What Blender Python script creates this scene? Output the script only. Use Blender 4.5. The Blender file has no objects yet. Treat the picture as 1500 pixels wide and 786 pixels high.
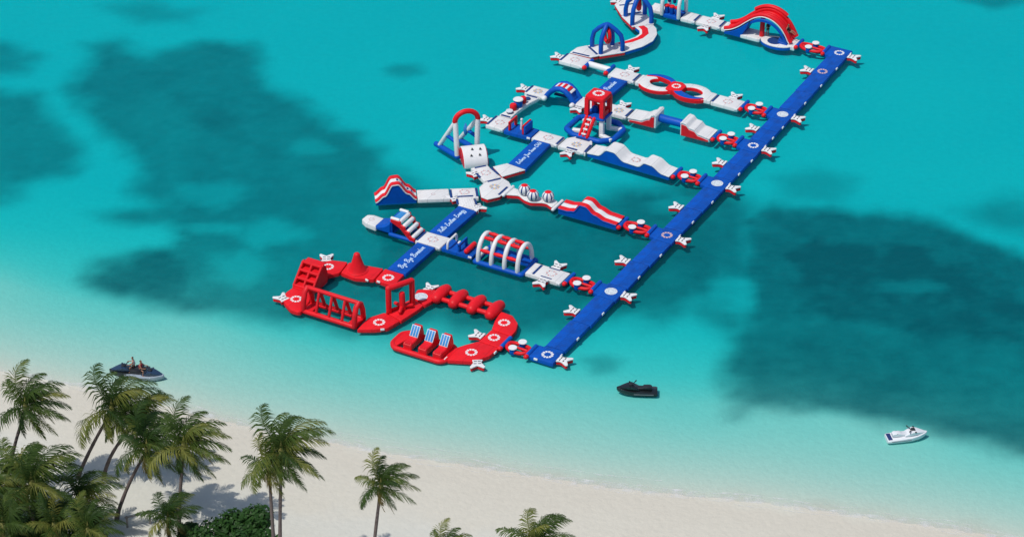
import bpy, bmesh, math, random
import numpy as np
from math import sin, cos, pi, radians, sqrt, atan2, hypot
from mathutils import Vector, Matrix, noise
random.seed(7)

# ------------------------------------------------------------------ camera, sky, sun, exposure
S = bpy.context.scene
COL = S.collection
cam_d = bpy.data.cameras.new('camera'); cam = bpy.data.objects.new('camera', cam_d); COL.objects.link(cam)
cam.location = (0, 0, 120.757)
cam.rotation_euler = (radians(90 - 32.2), 0, 0)
cam_d.sensor_width = 36; cam_d.lens = 91.2
cam_d.clip_start = 1; cam_d.clip_end = 6000
S.camera = cam
SUN_EL = radians(63); SUN_TO = Vector((0.80, 0.60, 0)).normalized()       # light travels to the right and away
world = bpy.data.worlds.new('World'); S.world = world; world.use_nodes = True
wn = world.node_tree.nodes; wl = world.node_tree.links
sky = wn.new('ShaderNodeTexSky'); sky.sky_type = 'NISHITA'; sky.sun_disc = False
sky.sun_elevation = SUN_EL
sky.sun_rotation = atan2(-SUN_TO.x, -SUN_TO.y)
sky.air_density = 1.0; sky.dust_density = 1.2; sky.ozone_density = 1.0
wn['Background'].inputs[1].default_value = 0.105
wl.new(sky.outputs[0], wn['Background'].inputs[0])
sun_d = bpy.data.lights.new('sun', 'SUN'); sun_d.energy = 2.75; sun_d.angle = radians(0.6); sun_d.color = (1, .955, .89)
sun = bpy.data.objects.new('sun', sun_d); COL.objects.link(sun)
sd = Vector((SUN_TO.x * cos(SUN_EL), SUN_TO.y * cos(SUN_EL), -sin(SUN_EL)))
sun.rotation_euler = sd.to_track_quat('-Z', 'Y').to_euler()
sun.location = (-30, 100, 150)
S.view_settings.view_transform = 'Standard'; S.view_settings.look = 'None'
S.view_settings.exposure = 0.10; S.view_settings.gamma = 1.0
S.render.engine = 'CYCLES'
S.cycles.use_denoising = True
S.cycles.max_bounces = 8; S.cycles.transparent_max_bounces = 16; S.cycles.volume_bounces = 0
S.cycles.caustics_reflective = False; S.cycles.caustics_refractive = False

# ------------------------------------------------------------------ materials
def nodemat(name):
    m = bpy.data.materials.new(name); m.use_nodes = True
    nt = m.node_tree
    return m, nt.nodes, nt.links, nt.nodes['Principled BSDF']

def vinyl(name, col, rough=.42, lines=0.0, grime=.12, spec=.35):
    """inflatable PVC: slight colour weathering, wrinkles, optional drop-stitch ribs along local x"""
    m, n, l, p = nodemat(name)
    tc = n.new('ShaderNodeTexCoord')
    nz = n.new('ShaderNodeTexNoise'); nz.inputs['Scale'].default_value = 1.7; nz.inputs['Detail'].default_value = 5
    l.new(tc.outputs['Object'], nz.inputs['Vector'])
    mx = n.new('ShaderNodeMix'); mx.data_type = 'RGBA'
    mx.inputs[6].default_value = (*col, 1)
    mx.inputs[7].default_value = (*[c * (1 - grime * 1.6) + .02 * grime for c in col], 1)
    mr = n.new('ShaderNodeMapRange'); mr.inputs[1].default_value = .35; mr.inputs[2].default_value = .75
    l.new(nz.outputs['Fac'], mr.inputs[0]); l.new(mr.outputs[0], mx.inputs[0])
    l.new(mx.outputs[2], p.inputs['Base Color'])
    p.inputs['Roughness'].default_value = rough
    p.inputs['Specular IOR Level'].default_value = spec
    if lines:
        sx = n.new('ShaderNodeSeparateXYZ'); l.new(tc.outputs['Object'], sx.inputs[0])
        sm = None
        for ax in ('X', 'Y'):
            a = n.new('ShaderNodeMath'); a.operation = 'PINGPONG'; a.inputs[1].default_value = .62; l.new(sx.outputs[ax], a.inputs[0])
            c = n.new('ShaderNodeMath'); c.operation = 'LESS_THAN'; c.inputs[1].default_value = .022; l.new(a.outputs[0], c.inputs[0])
            if ax == 'X': sm = c
        dk = n.new('ShaderNodeMix'); dk.data_type = 'RGBA'; dk.blend_type = 'MULTIPLY'; dk.inputs[7].default_value = (.72, .72, .74, 1)
        l.new(sm.outputs[0], dk.inputs[0]); l.new(mx.outputs[2], dk.inputs[6]); l.new(dk.outputs[2], p.inputs['Base Color'])
    n2 = n.new('ShaderNodeTexNoise'); n2.inputs['Scale'].default_value = 5.0; n2.inputs['Detail'].default_value = 3
    l.new(tc.outputs['Object'], n2.inputs['Vector'])
    b = n.new('ShaderNodeBump'); b.inputs['Strength'].default_value = .25; b.inputs['Distance'].default_value = .05
    l.new(n2.outputs['Fac'], b.inputs['Height'])
    if lines:
        w = n.new('ShaderNodeTexWave'); w.bands_direction = 'Y'; w.inputs['Scale'].default_value = 1.25
        w.inputs['Distortion'].default_value = .3
        l.new(tc.outputs['Object'], w.inputs['Vector'])
        b2 = n.new('ShaderNodeBump'); b2.inputs['Strength'].default_value = lines; b2.inputs['Distance'].default_value = .04
        l.new(w.outputs['Fac'], b2.inputs['Height']); l.new(b.outputs[0], b2.inputs['Normal'])
        l.new(b2.outputs[0], p.inputs['Normal'])
    else:
        l.new(b.outputs[0], p.inputs['Normal'])
    return m

def plain(name, col, rough=.5, metal=0.0, spec=.4, var=.1, scale=8.0):
    m, n, l, p = nodemat(name)
    tc = n.new('ShaderNodeTexCoord')
    nz = n.new('ShaderNodeTexNoise'); nz.inputs['Scale'].default_value = scale; nz.inputs['Detail'].default_value = 4
    l.new(tc.outputs['Object'], nz.inputs['Vector'])
    mx = n.new('ShaderNodeMix'); mx.data_type = 'RGBA'
    mx.inputs[6].default_value = (*[c * (1 - var) for c in col], 1); mx.inputs[7].default_value = (*[min(1, c * (1 + var)) for c in col], 1)
    l.new(nz.outputs['Fac'], mx.inputs[0]); l.new(mx.outputs[2], p.inputs['Base Color'])
    p.inputs['Roughness'].default_value = rough; p.inputs['Metallic'].default_value = metal
    p.inputs['Specular IOR Level'].default_value = spec
    return m

WHITE = vinyl('white_vinyl', (.77, .77, .765), .45, grime=.05)
WDECK = vinyl('white_deck_vinyl', (.73, .728, .715), .5, lines=.25, grime=.05)
BLUE = vinyl('blue_vinyl', (.001, .088, .47), .45, spec=.22)
BDECK = vinyl('blue_deck_vinyl', (.001, .088, .47), .55, lines=.3, grime=.22, spec=.18)
RED = vinyl('red_vinyl', (.78, .011, .02), .45, spec=.22)
RDECK = vinyl('red_deck_vinyl', (.82, .013, .022), .55, lines=.18, spec=.18)
NAVY = vinyl('navy_webbing', (.008, .045, .19), .6)
LBLUE = vinyl('light_blue_vinyl', (.04, .26, .62), .45)
PALE = plain('pale_print', (.62, .68, .72), .5)
PRINT_W = plain('white_print', (.78, .78, .78), .5, var=.04)
PRINT_R = plain('red_print', (.55, .05, .05), .5, var=.05)
PRINT_P = plain('pink_print', (.62, .42, .40), .5, var=.05)
PRINT_G = plain('grey_print', (.42, .47, .52), .5, var=.05)
PRINT_Y = plain('yellow_print', (.66, .52, .22), .5, var=.05)
PRINT_B = plain('blue_print', (.20, .38, .60), .5, var=.05)
PRINT_T = plain('sky_blue_lettering', (.50, .68, .90), .5, var=.03)
DARK = plain('black_rubber', (.018, .020, .024), .45)
GREY = plain('grey_plastic', (.16, .18, .20), .4)
GELW = plain('white_gelcoat', (.72, .74, .76), .18, spec=.6, var=.03)
GELB = plain('black_gelcoat', (.012, .016, .018), .22, spec=.6)
GELN = plain('navy_gelcoat', (.02, .045, .09), .25, spec=.6)
GELG = plain('grey_blue_gelcoat', (.30, .36, .42), .2, spec=.6, var=.05)
MATN = plain('navy_foam_mat', (.012, .03, .13), .7)
SKIN = plain('skin', (.30, .16, .10), .5, var=.05)
HAIR = plain('dark_hair', (.012, .009, .008), .5)
CL_B = plain('black_cloth', (.014, .014, .018), .8)
CL_W = plain('pale_cloth', (.55, .50, .52), .8)
CL_R = plain('red_life_vest', (.40, .012, .03), .7)
WOOD = plain('weathered_wood', (.26, .24, .22), .8, var=.3)

# ------------------------------------------------------------------ mesh helpers
def offset(poly, d):
    n = len(poly); out = []
    for i in range(n):
        ax, ay = poly[i - 1]; bx, by = poly[i]; cx, cy = poly[(i + 1) % n]
        l1 = hypot(bx - ax, by - ay) or 1e-6; l2 = hypot(cx - bx, cy - by) or 1e-6
        n1 = (-(by - ay) / l1, (bx - ax) / l1); n2 = (-(cy - by) / l2, (cx - bx) / l2)
        k = max(.35, 1 + n1[0] * n2[0] + n1[1] * n2[1])
        out.append((bx + d * (n1[0] + n2[0]) / k, by + d * (n1[1] + n2[1]) / k))
    return out

def ccw(poly):
    a = sum(poly[i - 1][0] * poly[i][1] - poly[i][0] * poly[i - 1][1] for i in range(len(poly)))
    return list(poly) if a > 0 else list(poly)[::-1]

def rounded(poly, r, seg=3):
    poly = ccw(poly); n = len(poly); out = []
    for i in range(n):
        a = Vector(poly[i - 1]); b = Vector(poly[i]); c = Vector(poly[(i + 1) % n])
        rr = min(r, (a - b).length * .42, (c - b).length * .42)
        p = b + (a - b).normalized() * rr; q = b + (c - b).normalized() * rr
        for k in range(seg + 1):
            t = k / seg
            out.append(tuple((1 - t) ** 2 * p + 2 * t * (1 - t) * b + t * t * q))
    return out

class MB:
    def __init__(s): s.v = []; s.f = []; s.flat = set()
    def add(s, vs, fs):
        o = len(s.v); s.v += [tuple(v) for v in vs]; s.f += [tuple(i + o for i in f) for f in fs]; return s
    def rings(s, rings, cap0=True, cap1=True, closed=True):
        n = len(rings[0]); vs = [p for r in rings for p in r]; fs = []
        for k in range(len(rings) - 1):
            for i in range(n if closed else n - 1):
                j = (i + 1) % n
                fs.append((k * n + i, k * n + j, (k + 1) * n + j, (k + 1) * n + i))
        k0 = len(s.f) + len(fs)
        if cap0: fs.append(tuple(range(n))[::-1])
        if cap1: fs.append(tuple((len(rings) - 1) * n + i for i in range(n)))
        s.flat.update(range(k0, len(s.f) + len(fs)))
        return s.add(vs, fs)
    def slab(s, poly, z0, z1, b=.06, r=0.0):
        poly = ccw(poly); R = []
        for z, d in ((z0, b), (z0 + b, 0), (z1 - b, 0), (z1 - b * .3, b * .3), (z1, b)):
            q = offset(poly, d)
            R.append([(x, y, z) for x, y in (rounded(q, max(r - d, .03)) if r else q)])
        return s.rings(R)
    def box(s, c, sz, b=.03, rot=None):
        x, y, z = [q / 2 for q in sz]
        m = MB().slab([(-x, -y), (x, -y), (x, y), (-x, y)], -z, z, min(b, x * .8, y * .8, z * .8))
        M = Matrix.Translation(c) @ (rot.to_4x4() if rot else Matrix())
        s.flat.update(len(s.f) + k for k in m.flat)
        return s.add([M @ Vector(v) for v in m.v], m.f)
    def sheet(s, poly, z): 
        poly = ccw(poly); return s.add([(x, y, z) for x, y in poly], [tuple(range(len(poly)))])
    def tube(s, pts, r, closed=False, n=10, cap=True):
        pts = [Vector(p) for p in pts]; m = len(pts)
        rad = r if isinstance(r, (list, tuple)) else [r] * m
        tang = []
        for i in range(m):
            a = pts[i - 1] if (closed or i > 0) else pts[i]; c = pts[(i + 1) % m] if (closed or i < m - 1) else pts[i]
            tang.append((c - a).normalized())
        up = Vector((0, 0, 1)) if abs(tang[0].z) < .9 else Vector((0, 1, 0))
        N = (up - tang[0] * up.dot(tang[0])).normalized(); R = []
        def ring(c, t, N, rr): 
            B = t.cross(N); return [c + (N * cos(2 * pi * k / n) + B * sin(2 * pi * k / n)) * rr for k in range(n)]
        frames = []
        for i in range(m):
            N = (N - tang[i] * N.dot(tang[i])).normalized(); frames.append(N.copy())
        if not closed and cap:
            for a in (80, 50, 22): R.append(ring(pts[0] - tang[0] * rad[0] * .8 * sin(radians(a)), tang[0], frames[0], rad[0] * cos(radians(a))))
        for i in range(m): R.append(ring(pts[i], tang[i], frames[i], rad[i]))
        if not closed and cap:
            for a in (22, 50, 80): R.append(ring(pts[-1] + tang[-1] * rad[-1] * .8 * sin(radians(a)), tang[-1], frames[-1], rad[-1] * cos(radians(a))))
        if closed:
            best = 0; bd = 1e9; r0 = R[0]
            for sh in range(n):
                d = (Vector(r0[sh]) - Vector(R[-1][0])).length
                if d < bd: bd = d; best = sh
            R.append([r0[(k + best) % n] for k in range(n)])
            return s.rings(R, False, False)
        return s.rings(R)
    def lathe(s, prof, c=(0, 0, 0), n=16):
        c = Vector(c)
        R = [[(c.x + r * cos(2 * pi * k / n), c.y + r * sin(2 * pi * k / n), c.z + z) for k in range(n)] for r, z in prof]
        return s.rings(R)
    def extrude_profile(s, prof, y0, y1, b=.05):
        """prof: closed list of (x,z) -> solid between y0 and y1 with softened side edges"""
        a = sum(prof[i - 1][0] * prof[i][1] - prof[i][0] * prof[i - 1][1] for i in range(len(prof)))
        if a < 0: prof = prof[::-1]
        R = [[(x, y, z) for x, z in offset(prof, d)] for y, d in ((y1, b), (y1 - b, 0), (y0 + b, 0), (y0, b))]
        return s.rings(R)
    def xf(s, M): s.v = [tuple(M @ Vector(v)) for v in s.v]; return s
    def mesh(s, name, mat, sharp=40):
        me = bpy.data.meshes.new(name); me.from_pydata(s.v, [], s.f); me.update()
        me.polygons.foreach_set('use_smooth', [k not in s.flat for k in range(len(me.polygons))])
        if sharp: me.set_sharp_from_angle(angle=radians(sharp))
        if mat: me.materials.append(mat)
        return me
    def build(s, name, mat, parent=None, sharp=40):
        o = bpy.data.objects.new(name, s.mesh(name, mat, sharp)); COL.objects.link(o)
        if parent: o.parent = parent
        return o

# park frame: u runs along the long blue walkway (away from the beach), v to its left
ANG = radians(60.983); A0 = Vector((3.323, 177.086))
EU = Vector((cos(ANG), sin(ANG))); EV = Vector((-EU.y, EU.x)); TH = ANG - pi / 2
def W(u, v): 
    k = max(0, min(1, (5 - v) / 3)) if v > -3 else 0; v += k * (.16 - .36 * sin(pi * max(0, min(1, u / 63))))
    p = A0 + EU * u + EV * v; return (p.x, p.y)

def tag(o, label=None, cat=None, group=None, kind=None):
    if label: o['label'] = label
    if cat: o['category'] = cat
    if group: o['group'] = group
    if kind: o['kind'] = kind
    return o

class T:
    """a thing: an Empty at its base; local x runs along a row (to -v), local y along +u"""
    def __init__(s, name, label, cat, u, v, rot=0.0, group=None, z=0.0):
        s.u, s.v, s.rot = u, v, rot
        e = bpy.data.objects.new(name, None); COL.objects.link(e)
        x, y = W(u, v); e.location = (x, y, z + random.uniform(-.015, .015)); e.rotation_euler = (random.gauss(0, .004), random.gauss(0, .004), TH + rot + (random.gauss(0, .006) if cat in ('walkway', 'floating deck', 'boarding pad', 'bridge') else 0))
        e.empty_display_size = .3
        tag(e, label, cat, group); s.o = e
    def L(s, u, v):
        x, y = -(v - s.v), u - s.u; c, k = cos(-s.rot), sin(-s.rot)
        return (x * c - y * k, x * k + y * c)
    def P(s, pts): return [s.L(u, v) for u, v in pts]
    def put(s, mb, name, mat, parent=None, sharp=40): return mb.build(name, mat, parent or s.o, sharp)

ZT = .32
# ------------------------------------------------------------------ printed emblems
def emblem(t, kind, x=0, y=0, z=ZT, r=.55, rot=0):
    z += .006
    if kind == 'flower_white' or kind == 'flower_red':
        mb = MB()
        for k in range(11):
            a = rot + 2 * pi * k / 11; w = pi / 11 * .86
            pts = [(r * .52, -w * .7), (r * .80, -w), (r * .98, -w * .55), (r * .90, 0), (r * .98, w * .55), (r * .80, w), (r * .52, w * .7)]
            mb.sheet([(x + q * cos(a + b), y + q * sin(a + b)) for q, b in pts], z)
        t.put(mb, 'emblem', PRINT_W if kind == 'flower_white' else PRINT_P, sharp=0)
    elif kind == 'faint_red':
        mb = MB()
        for k in range(14):
            a = 2 * pi * k / 14; w = pi / 14 * .5
            mb.sheet([(x + q * cos(a + b), y + q * sin(a + b)) for q, b in ((r * .7, -w), (r * .98, -w), (r * .98, w), (r * .7, w))], z)
        t.put(mb, 'emblem', PRINT_R, sharp=0)
    elif kind == 'disc':
        mb = MB().sheet([(x + r * cos(2 * pi * k / 28), y + r * sin(2 * pi * k / 28)) for k in range(28)], z)
        d = t.put(mb, 'emblem', PALE, sharp=0)
        mb = MB()
        for q, a0, a1 in ((.72, .2, 1.5), (.72, 1.9, 2.9), (.72, 3.3, 4.6), (.72, 5.0, 6.0), (.4, .5, 2.0), (.4, 2.6, 4.2), (.4, 4.7, 5.9)):
            st = [a0 + (a1 - a0) * i / 6 for i in range(7)]
            mb.sheet([(x + r * q * cos(a), y + r * q * sin(a)) for a in st] + [(x + r * (q + .1) * cos(a), y + r * (q + .1) * sin(a)) for a in st[::-1]], z + .005)
        t.put(mb, 'emblem_lines', PRINT_G, d, sharp=0)
    elif kind in ('dotted', 'colour'):
        groups = {'dotted': ((PRINT_P, 0), (PRINT_R, 1), (PRINT_G, 2)), 'colour': ((PRINT_Y, 0), (PRINT_B, 1), (PRINT_P, 2))}[kind]
        for m, g in groups:
            mb = MB(); nn = 18
            for k in range(g, nn, 3):
                a = 2 * pi * k / nn; w = pi / nn * (.55 if kind == 'dotted' else .9); q0, q1 = (.66, .96) if k % 2 else (.58, .86)
                if kind == 'colour': q0 -= .3
                mb.sheet([(x + r * q * cos(a + b), y + r * .9 * q * sin(a + b)) for q, b in ((q0, -w), (q1, -w), (q1, w), (q0, w))], z)
            t.put(mb, 'emblem_marks', m, sharp=0)

def strip(t, a, b, w=.23, z=ZT, mat=None, name='seam_strip'):
    (x0, y0), (x1, y1) = t.L(*a), t.L(*b); L = hypot(x1 - x0, y1 - y0)
    mb = MB().box((0, 0, 0), (L * .94, w, .03), .01).xf(Matrix.Translation(((x0 + x1) / 2, (y0 + y1) / 2, z + .008)) @ Matrix.Rotation(atan2(y1 - y0, x1 - x0), 4, 'Z'))
    t.put(mb, name, mat or NAVY)

def patch(t, u, v, rot=0, mat=None):
    x, y = t.L(u, v)
    mb = MB().box((0, 0, 0), (.34, .10, .2), .03).xf(Matrix.Translation((x, y, .22)) @ Matrix.Rotation(rot, 4, 'Z'))
    t.put(mb, 'grab_handle', mat or PRINT_W)

def deck(name, label, poly, mat, cat='floating deck', group=None, em=None, em_at=None, strips=(), patches=(), base=None, z1=ZT, r=.12, em_r=.55):
    """one inflatable deck from its outline in park coordinates"""
    cu = sum(p[0] for p in poly) / len(poly); cv = sum(p[1] for p in poly) / len(poly)
    t = T(name, label, cat, cu, cv, 0, group)
    P = offset(ccw(t.P(poly)), .018)
    if base:
        t.put(MB().slab(P, -.14, z1 - .09, .05, r), 'side_wall', base)
        t.put(MB().slab(offset(P, -.02), z1 - .11, z1, .045, r), 'top_pad', mat)
    else:
        t.put(MB().slab(P, -.14, z1, .10, r), 'deck_body', mat)
    if em:
        x, y = t.L(*(em_at or (cu, cv))); emblem(t, em, x, y, z1, em_r)
    for a, b in strips: strip(t, a, b, z=z1)
    for pt in patches: patch(t, *pt)
    return t

def rect(u0, u1, v1, v0): return [(u0, v1), (u0, v0), (u1, v0), (u1, v1)]

def row_deck(label, u0, u1, vl, vr, mat=None, em=None, left=False, right=True, group=None, name='floating_deck', base=None, near=True, em_at=None, z1=ZT):
    st = []
    if left: st.append(((u0 + .1, vl - .14), (u1 - .1, vl - .14)))
    if right: st.append(((u0 + .1, vr + .14), (u1 - .1, vr + .14)))
    pa = [(u0 - .01, vr + .22, 0)] if near else []
    return deck(name, label, rect(u0, u1, vl, vr), mat or WDECK, em=em, strips=st, group=group, base=base, patches=pa, em_at=em_at, z1=z1)

# ------------------------------------------------------------------ the sea bed and beach (one sheet), water, foam
SHORE = [(-400, 250), (-120, 204), (-70, 187), (-42.1, 175.8), (-33.3, 172.9), (-27.4, 170.6), (-21.7, 168.2), (-14.5, 165.9), (-8, 163.9), (-2.7, 162.6), (2.6, 161.2), (7.9, 159.9),
         (13.1, 159.0), (18.3, 158.2), (23.4, 157.1), (28.4, 155.9), (33.4, 154.7), (38.3, 153.2), (60, 146), (120, 131), (400, 80)]
def shore_y(x):
    for i in range(len(SHORE) - 1):
        a, b = SHORE[i], SHORE[i + 1]
        if x <= b[0] or i == len(SHORE) - 2:
            p0 = SHORE[max(0, i - 1)]; p3 = SHORE[min(len(SHORE) - 1, i + 2)]
            t = (x - a[0]) / (b[0] - a[0])
            m0 = (b[1] - p0[1]) / (b[0] - p0[0]) * (b[0] - a[0]); m1 = (p3[1] - a[1]) / (p3[0] - a[0]) * (b[0] - a[0])
            t = max(-.5, min(1.5, t))
            return (2*t**3 - 3*t*t + 1)*a[1] + (t**3 - 2*t*t + t)*m0 + (-2*t**3 + 3*t*t)*b[1] + (t**3 - t*t)*m1
    return SHORE[-1][1]
def smooth(a, b, x):
    t = max(0, min(1, (x - a) / (b - a))); return t * t * (3 - 2 * t)
DEPTH = [(-60, 2.2), (-25, 1.5), (-14, 1.15), (-6, .55), (0, 0), (4, -.07), (9, -.15), (12, -.20), (16, -.37), (22, -.56), (32, -.72), (60, -.76), (120, -.80), (500, -2.5)]
def lerp_tab(tab, s):
    if s <= tab[0][0]: return tab[0][1]
    for i in range(len(tab) - 1):
        if s <= tab[i + 1][0]:
            a, b = tab[i], tab[i + 1]; return a[1] + (b[1] - a[1]) * (s - a[0]) / (b[0] - a[0])
    return tab[-1][1]
def ground_z(x, y):
    s = (y - shore_y(x)) * .93
    z = lerp_tab(DEPTH, s)
    z += .06 * noise.noise(Vector((x * .09, y * .09, 1.7))) * smooth(4, 14, abs(s))
    if s < -8: z += .05 * noise.noise(Vector((x * .5, y * .5, 3.1)))
    return z
# dark patches coloured into the sea bed: density, softness of the edge in metres, outline on the bottom
DARK_PATCHES = [
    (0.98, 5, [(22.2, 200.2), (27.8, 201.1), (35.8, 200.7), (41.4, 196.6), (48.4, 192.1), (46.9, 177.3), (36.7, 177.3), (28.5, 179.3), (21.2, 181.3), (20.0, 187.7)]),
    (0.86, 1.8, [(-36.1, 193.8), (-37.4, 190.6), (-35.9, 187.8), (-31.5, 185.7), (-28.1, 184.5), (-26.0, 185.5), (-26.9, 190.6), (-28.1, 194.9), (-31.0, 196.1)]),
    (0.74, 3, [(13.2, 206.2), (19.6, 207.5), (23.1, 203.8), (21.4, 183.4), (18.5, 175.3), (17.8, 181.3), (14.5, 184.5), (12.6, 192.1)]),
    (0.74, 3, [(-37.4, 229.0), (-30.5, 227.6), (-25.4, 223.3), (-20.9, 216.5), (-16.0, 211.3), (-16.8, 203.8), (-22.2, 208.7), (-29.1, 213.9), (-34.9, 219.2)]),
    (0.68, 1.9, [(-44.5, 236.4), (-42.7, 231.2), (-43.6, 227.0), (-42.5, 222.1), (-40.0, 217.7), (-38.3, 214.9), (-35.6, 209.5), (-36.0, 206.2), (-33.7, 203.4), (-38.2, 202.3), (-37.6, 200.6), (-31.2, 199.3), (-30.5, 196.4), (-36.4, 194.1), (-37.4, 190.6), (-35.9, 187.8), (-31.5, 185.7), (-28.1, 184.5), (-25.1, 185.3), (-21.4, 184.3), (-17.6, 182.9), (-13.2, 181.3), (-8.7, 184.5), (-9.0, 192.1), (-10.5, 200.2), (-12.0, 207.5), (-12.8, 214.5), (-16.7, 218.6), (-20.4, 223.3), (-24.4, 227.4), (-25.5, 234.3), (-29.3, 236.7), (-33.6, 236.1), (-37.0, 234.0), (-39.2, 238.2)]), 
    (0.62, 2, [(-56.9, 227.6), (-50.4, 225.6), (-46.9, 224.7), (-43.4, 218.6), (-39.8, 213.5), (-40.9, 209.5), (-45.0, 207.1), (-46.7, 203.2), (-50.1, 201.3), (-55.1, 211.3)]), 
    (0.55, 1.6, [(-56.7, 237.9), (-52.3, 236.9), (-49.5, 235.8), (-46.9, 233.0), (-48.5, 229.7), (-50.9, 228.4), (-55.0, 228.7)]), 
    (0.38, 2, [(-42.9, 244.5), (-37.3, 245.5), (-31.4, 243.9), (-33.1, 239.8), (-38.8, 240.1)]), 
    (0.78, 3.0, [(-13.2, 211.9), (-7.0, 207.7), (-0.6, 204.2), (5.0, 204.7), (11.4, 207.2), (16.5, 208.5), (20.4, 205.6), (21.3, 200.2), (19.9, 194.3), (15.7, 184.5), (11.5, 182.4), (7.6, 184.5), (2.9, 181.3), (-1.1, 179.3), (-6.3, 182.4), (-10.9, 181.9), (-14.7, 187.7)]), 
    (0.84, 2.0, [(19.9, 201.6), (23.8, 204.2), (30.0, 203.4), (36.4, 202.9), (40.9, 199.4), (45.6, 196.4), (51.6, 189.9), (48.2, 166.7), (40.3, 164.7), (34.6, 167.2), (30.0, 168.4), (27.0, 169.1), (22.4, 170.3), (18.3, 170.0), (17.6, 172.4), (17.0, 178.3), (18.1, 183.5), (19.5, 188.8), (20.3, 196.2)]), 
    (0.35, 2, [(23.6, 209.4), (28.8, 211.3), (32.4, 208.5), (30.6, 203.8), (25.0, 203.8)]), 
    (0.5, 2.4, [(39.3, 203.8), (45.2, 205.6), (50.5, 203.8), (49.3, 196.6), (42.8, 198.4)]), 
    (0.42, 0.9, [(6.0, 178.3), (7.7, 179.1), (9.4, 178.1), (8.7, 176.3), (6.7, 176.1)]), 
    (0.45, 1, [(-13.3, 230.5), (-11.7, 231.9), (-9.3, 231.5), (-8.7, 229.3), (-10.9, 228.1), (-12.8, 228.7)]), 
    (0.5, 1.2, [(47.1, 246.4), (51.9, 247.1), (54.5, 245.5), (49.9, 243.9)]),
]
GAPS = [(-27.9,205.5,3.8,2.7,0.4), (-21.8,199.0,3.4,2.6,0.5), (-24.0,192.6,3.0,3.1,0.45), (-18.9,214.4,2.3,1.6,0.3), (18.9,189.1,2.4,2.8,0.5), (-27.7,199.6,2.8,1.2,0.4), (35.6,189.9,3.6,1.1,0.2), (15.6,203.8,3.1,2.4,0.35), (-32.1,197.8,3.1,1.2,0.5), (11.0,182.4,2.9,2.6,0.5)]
def dark_field(xs, ys):
    """dark patch density for many points at once: soft union of the outlines, ragged by noise"""
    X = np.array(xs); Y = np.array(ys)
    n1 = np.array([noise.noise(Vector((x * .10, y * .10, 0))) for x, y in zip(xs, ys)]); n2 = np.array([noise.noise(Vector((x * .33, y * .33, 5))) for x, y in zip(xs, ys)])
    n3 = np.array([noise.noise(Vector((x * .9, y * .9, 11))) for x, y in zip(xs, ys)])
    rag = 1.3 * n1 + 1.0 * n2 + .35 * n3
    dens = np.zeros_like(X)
    for a, soft, poly in DARK_PATCHES:
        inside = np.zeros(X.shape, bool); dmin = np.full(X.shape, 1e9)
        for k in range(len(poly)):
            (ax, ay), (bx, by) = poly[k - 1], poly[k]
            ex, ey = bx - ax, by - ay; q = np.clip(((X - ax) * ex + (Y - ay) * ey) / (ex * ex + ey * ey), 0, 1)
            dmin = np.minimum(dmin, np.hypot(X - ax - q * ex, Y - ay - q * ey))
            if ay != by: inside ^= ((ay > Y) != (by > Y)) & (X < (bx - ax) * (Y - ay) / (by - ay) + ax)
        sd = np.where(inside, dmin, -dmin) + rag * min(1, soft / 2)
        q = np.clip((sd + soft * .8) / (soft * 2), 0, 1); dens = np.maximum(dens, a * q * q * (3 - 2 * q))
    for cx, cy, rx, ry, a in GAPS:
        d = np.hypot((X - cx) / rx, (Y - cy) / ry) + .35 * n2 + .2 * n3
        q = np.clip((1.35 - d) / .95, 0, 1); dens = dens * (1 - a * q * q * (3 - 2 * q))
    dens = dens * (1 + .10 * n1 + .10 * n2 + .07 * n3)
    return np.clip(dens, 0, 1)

def axis_vals(core0, core1, step, far0, far1):
    vals = [core0 + step * i for i in range(int((core1 - core0) / step) + 1)]
    g = step; x = core0; lo = []
    while x > far0: g *= 1.35; x -= g; lo.append(max(x, far0))
    g = step; x = vals[-1]; hi = []
    while x < far1: g *= 1.35; x += g; hi.append(min(x, far1))
    return lo[::-1] + vals + hi
XS = axis_vals(-62, 62, .55, -1500, 1500); YS = axis_vals(132, 255, .55, -300, 3500)
nx, ny = len(XS), len(YS)
gv = []; gs = []
for y in YS:
    for x in XS:
        z = ground_z(x, y); gv.append((x, y, z))
        gs.append((y - shore_y(x)) * .93)
ga = dark_field([p_[0] for p_ in gv], [p_[1] for p_ in gv]).tolist()
gf = [(j * nx + i, j * nx + i + 1, (j + 1) * nx + i + 1, (j + 1) * nx + i) for j in range(ny - 1) for i in range(nx - 1)]
me = bpy.data.meshes.new('ground'); me.from_pydata(gv, [], gf); me.update()
me.polygons.foreach_set('use_smooth', [True] * len(me.polygons))
at = me.attributes.new('dark_patch', 'FLOAT', 'POINT'); at.data.foreach_set('value', ga)
at = me.attributes.new('seaward', 'FLOAT', 'POINT'); at.data.foreach_set('value', gs)
ground = bpy.data.objects.new('ground', me); COL.objects.link(ground); tag(ground, kind='structure')
m, n, l, p = nodemat('coral_sand_with_dark_patches')
tc = n.new('ShaderNodeTexCoord')
g1 = n.new('ShaderNodeAttribute'); g1.attribute_name = 'dark_patch'
s1 = n.new('ShaderNodeAttribute'); s1.attribute_name = 'seaward'
nz = n.new('ShaderNodeTexNoise'); nz.inputs['Scale'].default_value = .22; nz.inputs['Detail'].default_value = 6
l.new(tc.outputs['Object'], nz.inputs['Vector'])
def ramp(fac, stops):
    r = n.new('ShaderNodeValToRGB'); r.color_ramp.interpolation = 'EASE'
    while len(r.color_ramp.elements) < len(stops): r.color_ramp.elements.new(.5)
    for e, (pos, c) in zip(r.color_ramp.elements, stops): e.position = pos; e.color = (*c, 1)
    l.new(fac, r.inputs[0]); return r
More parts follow.
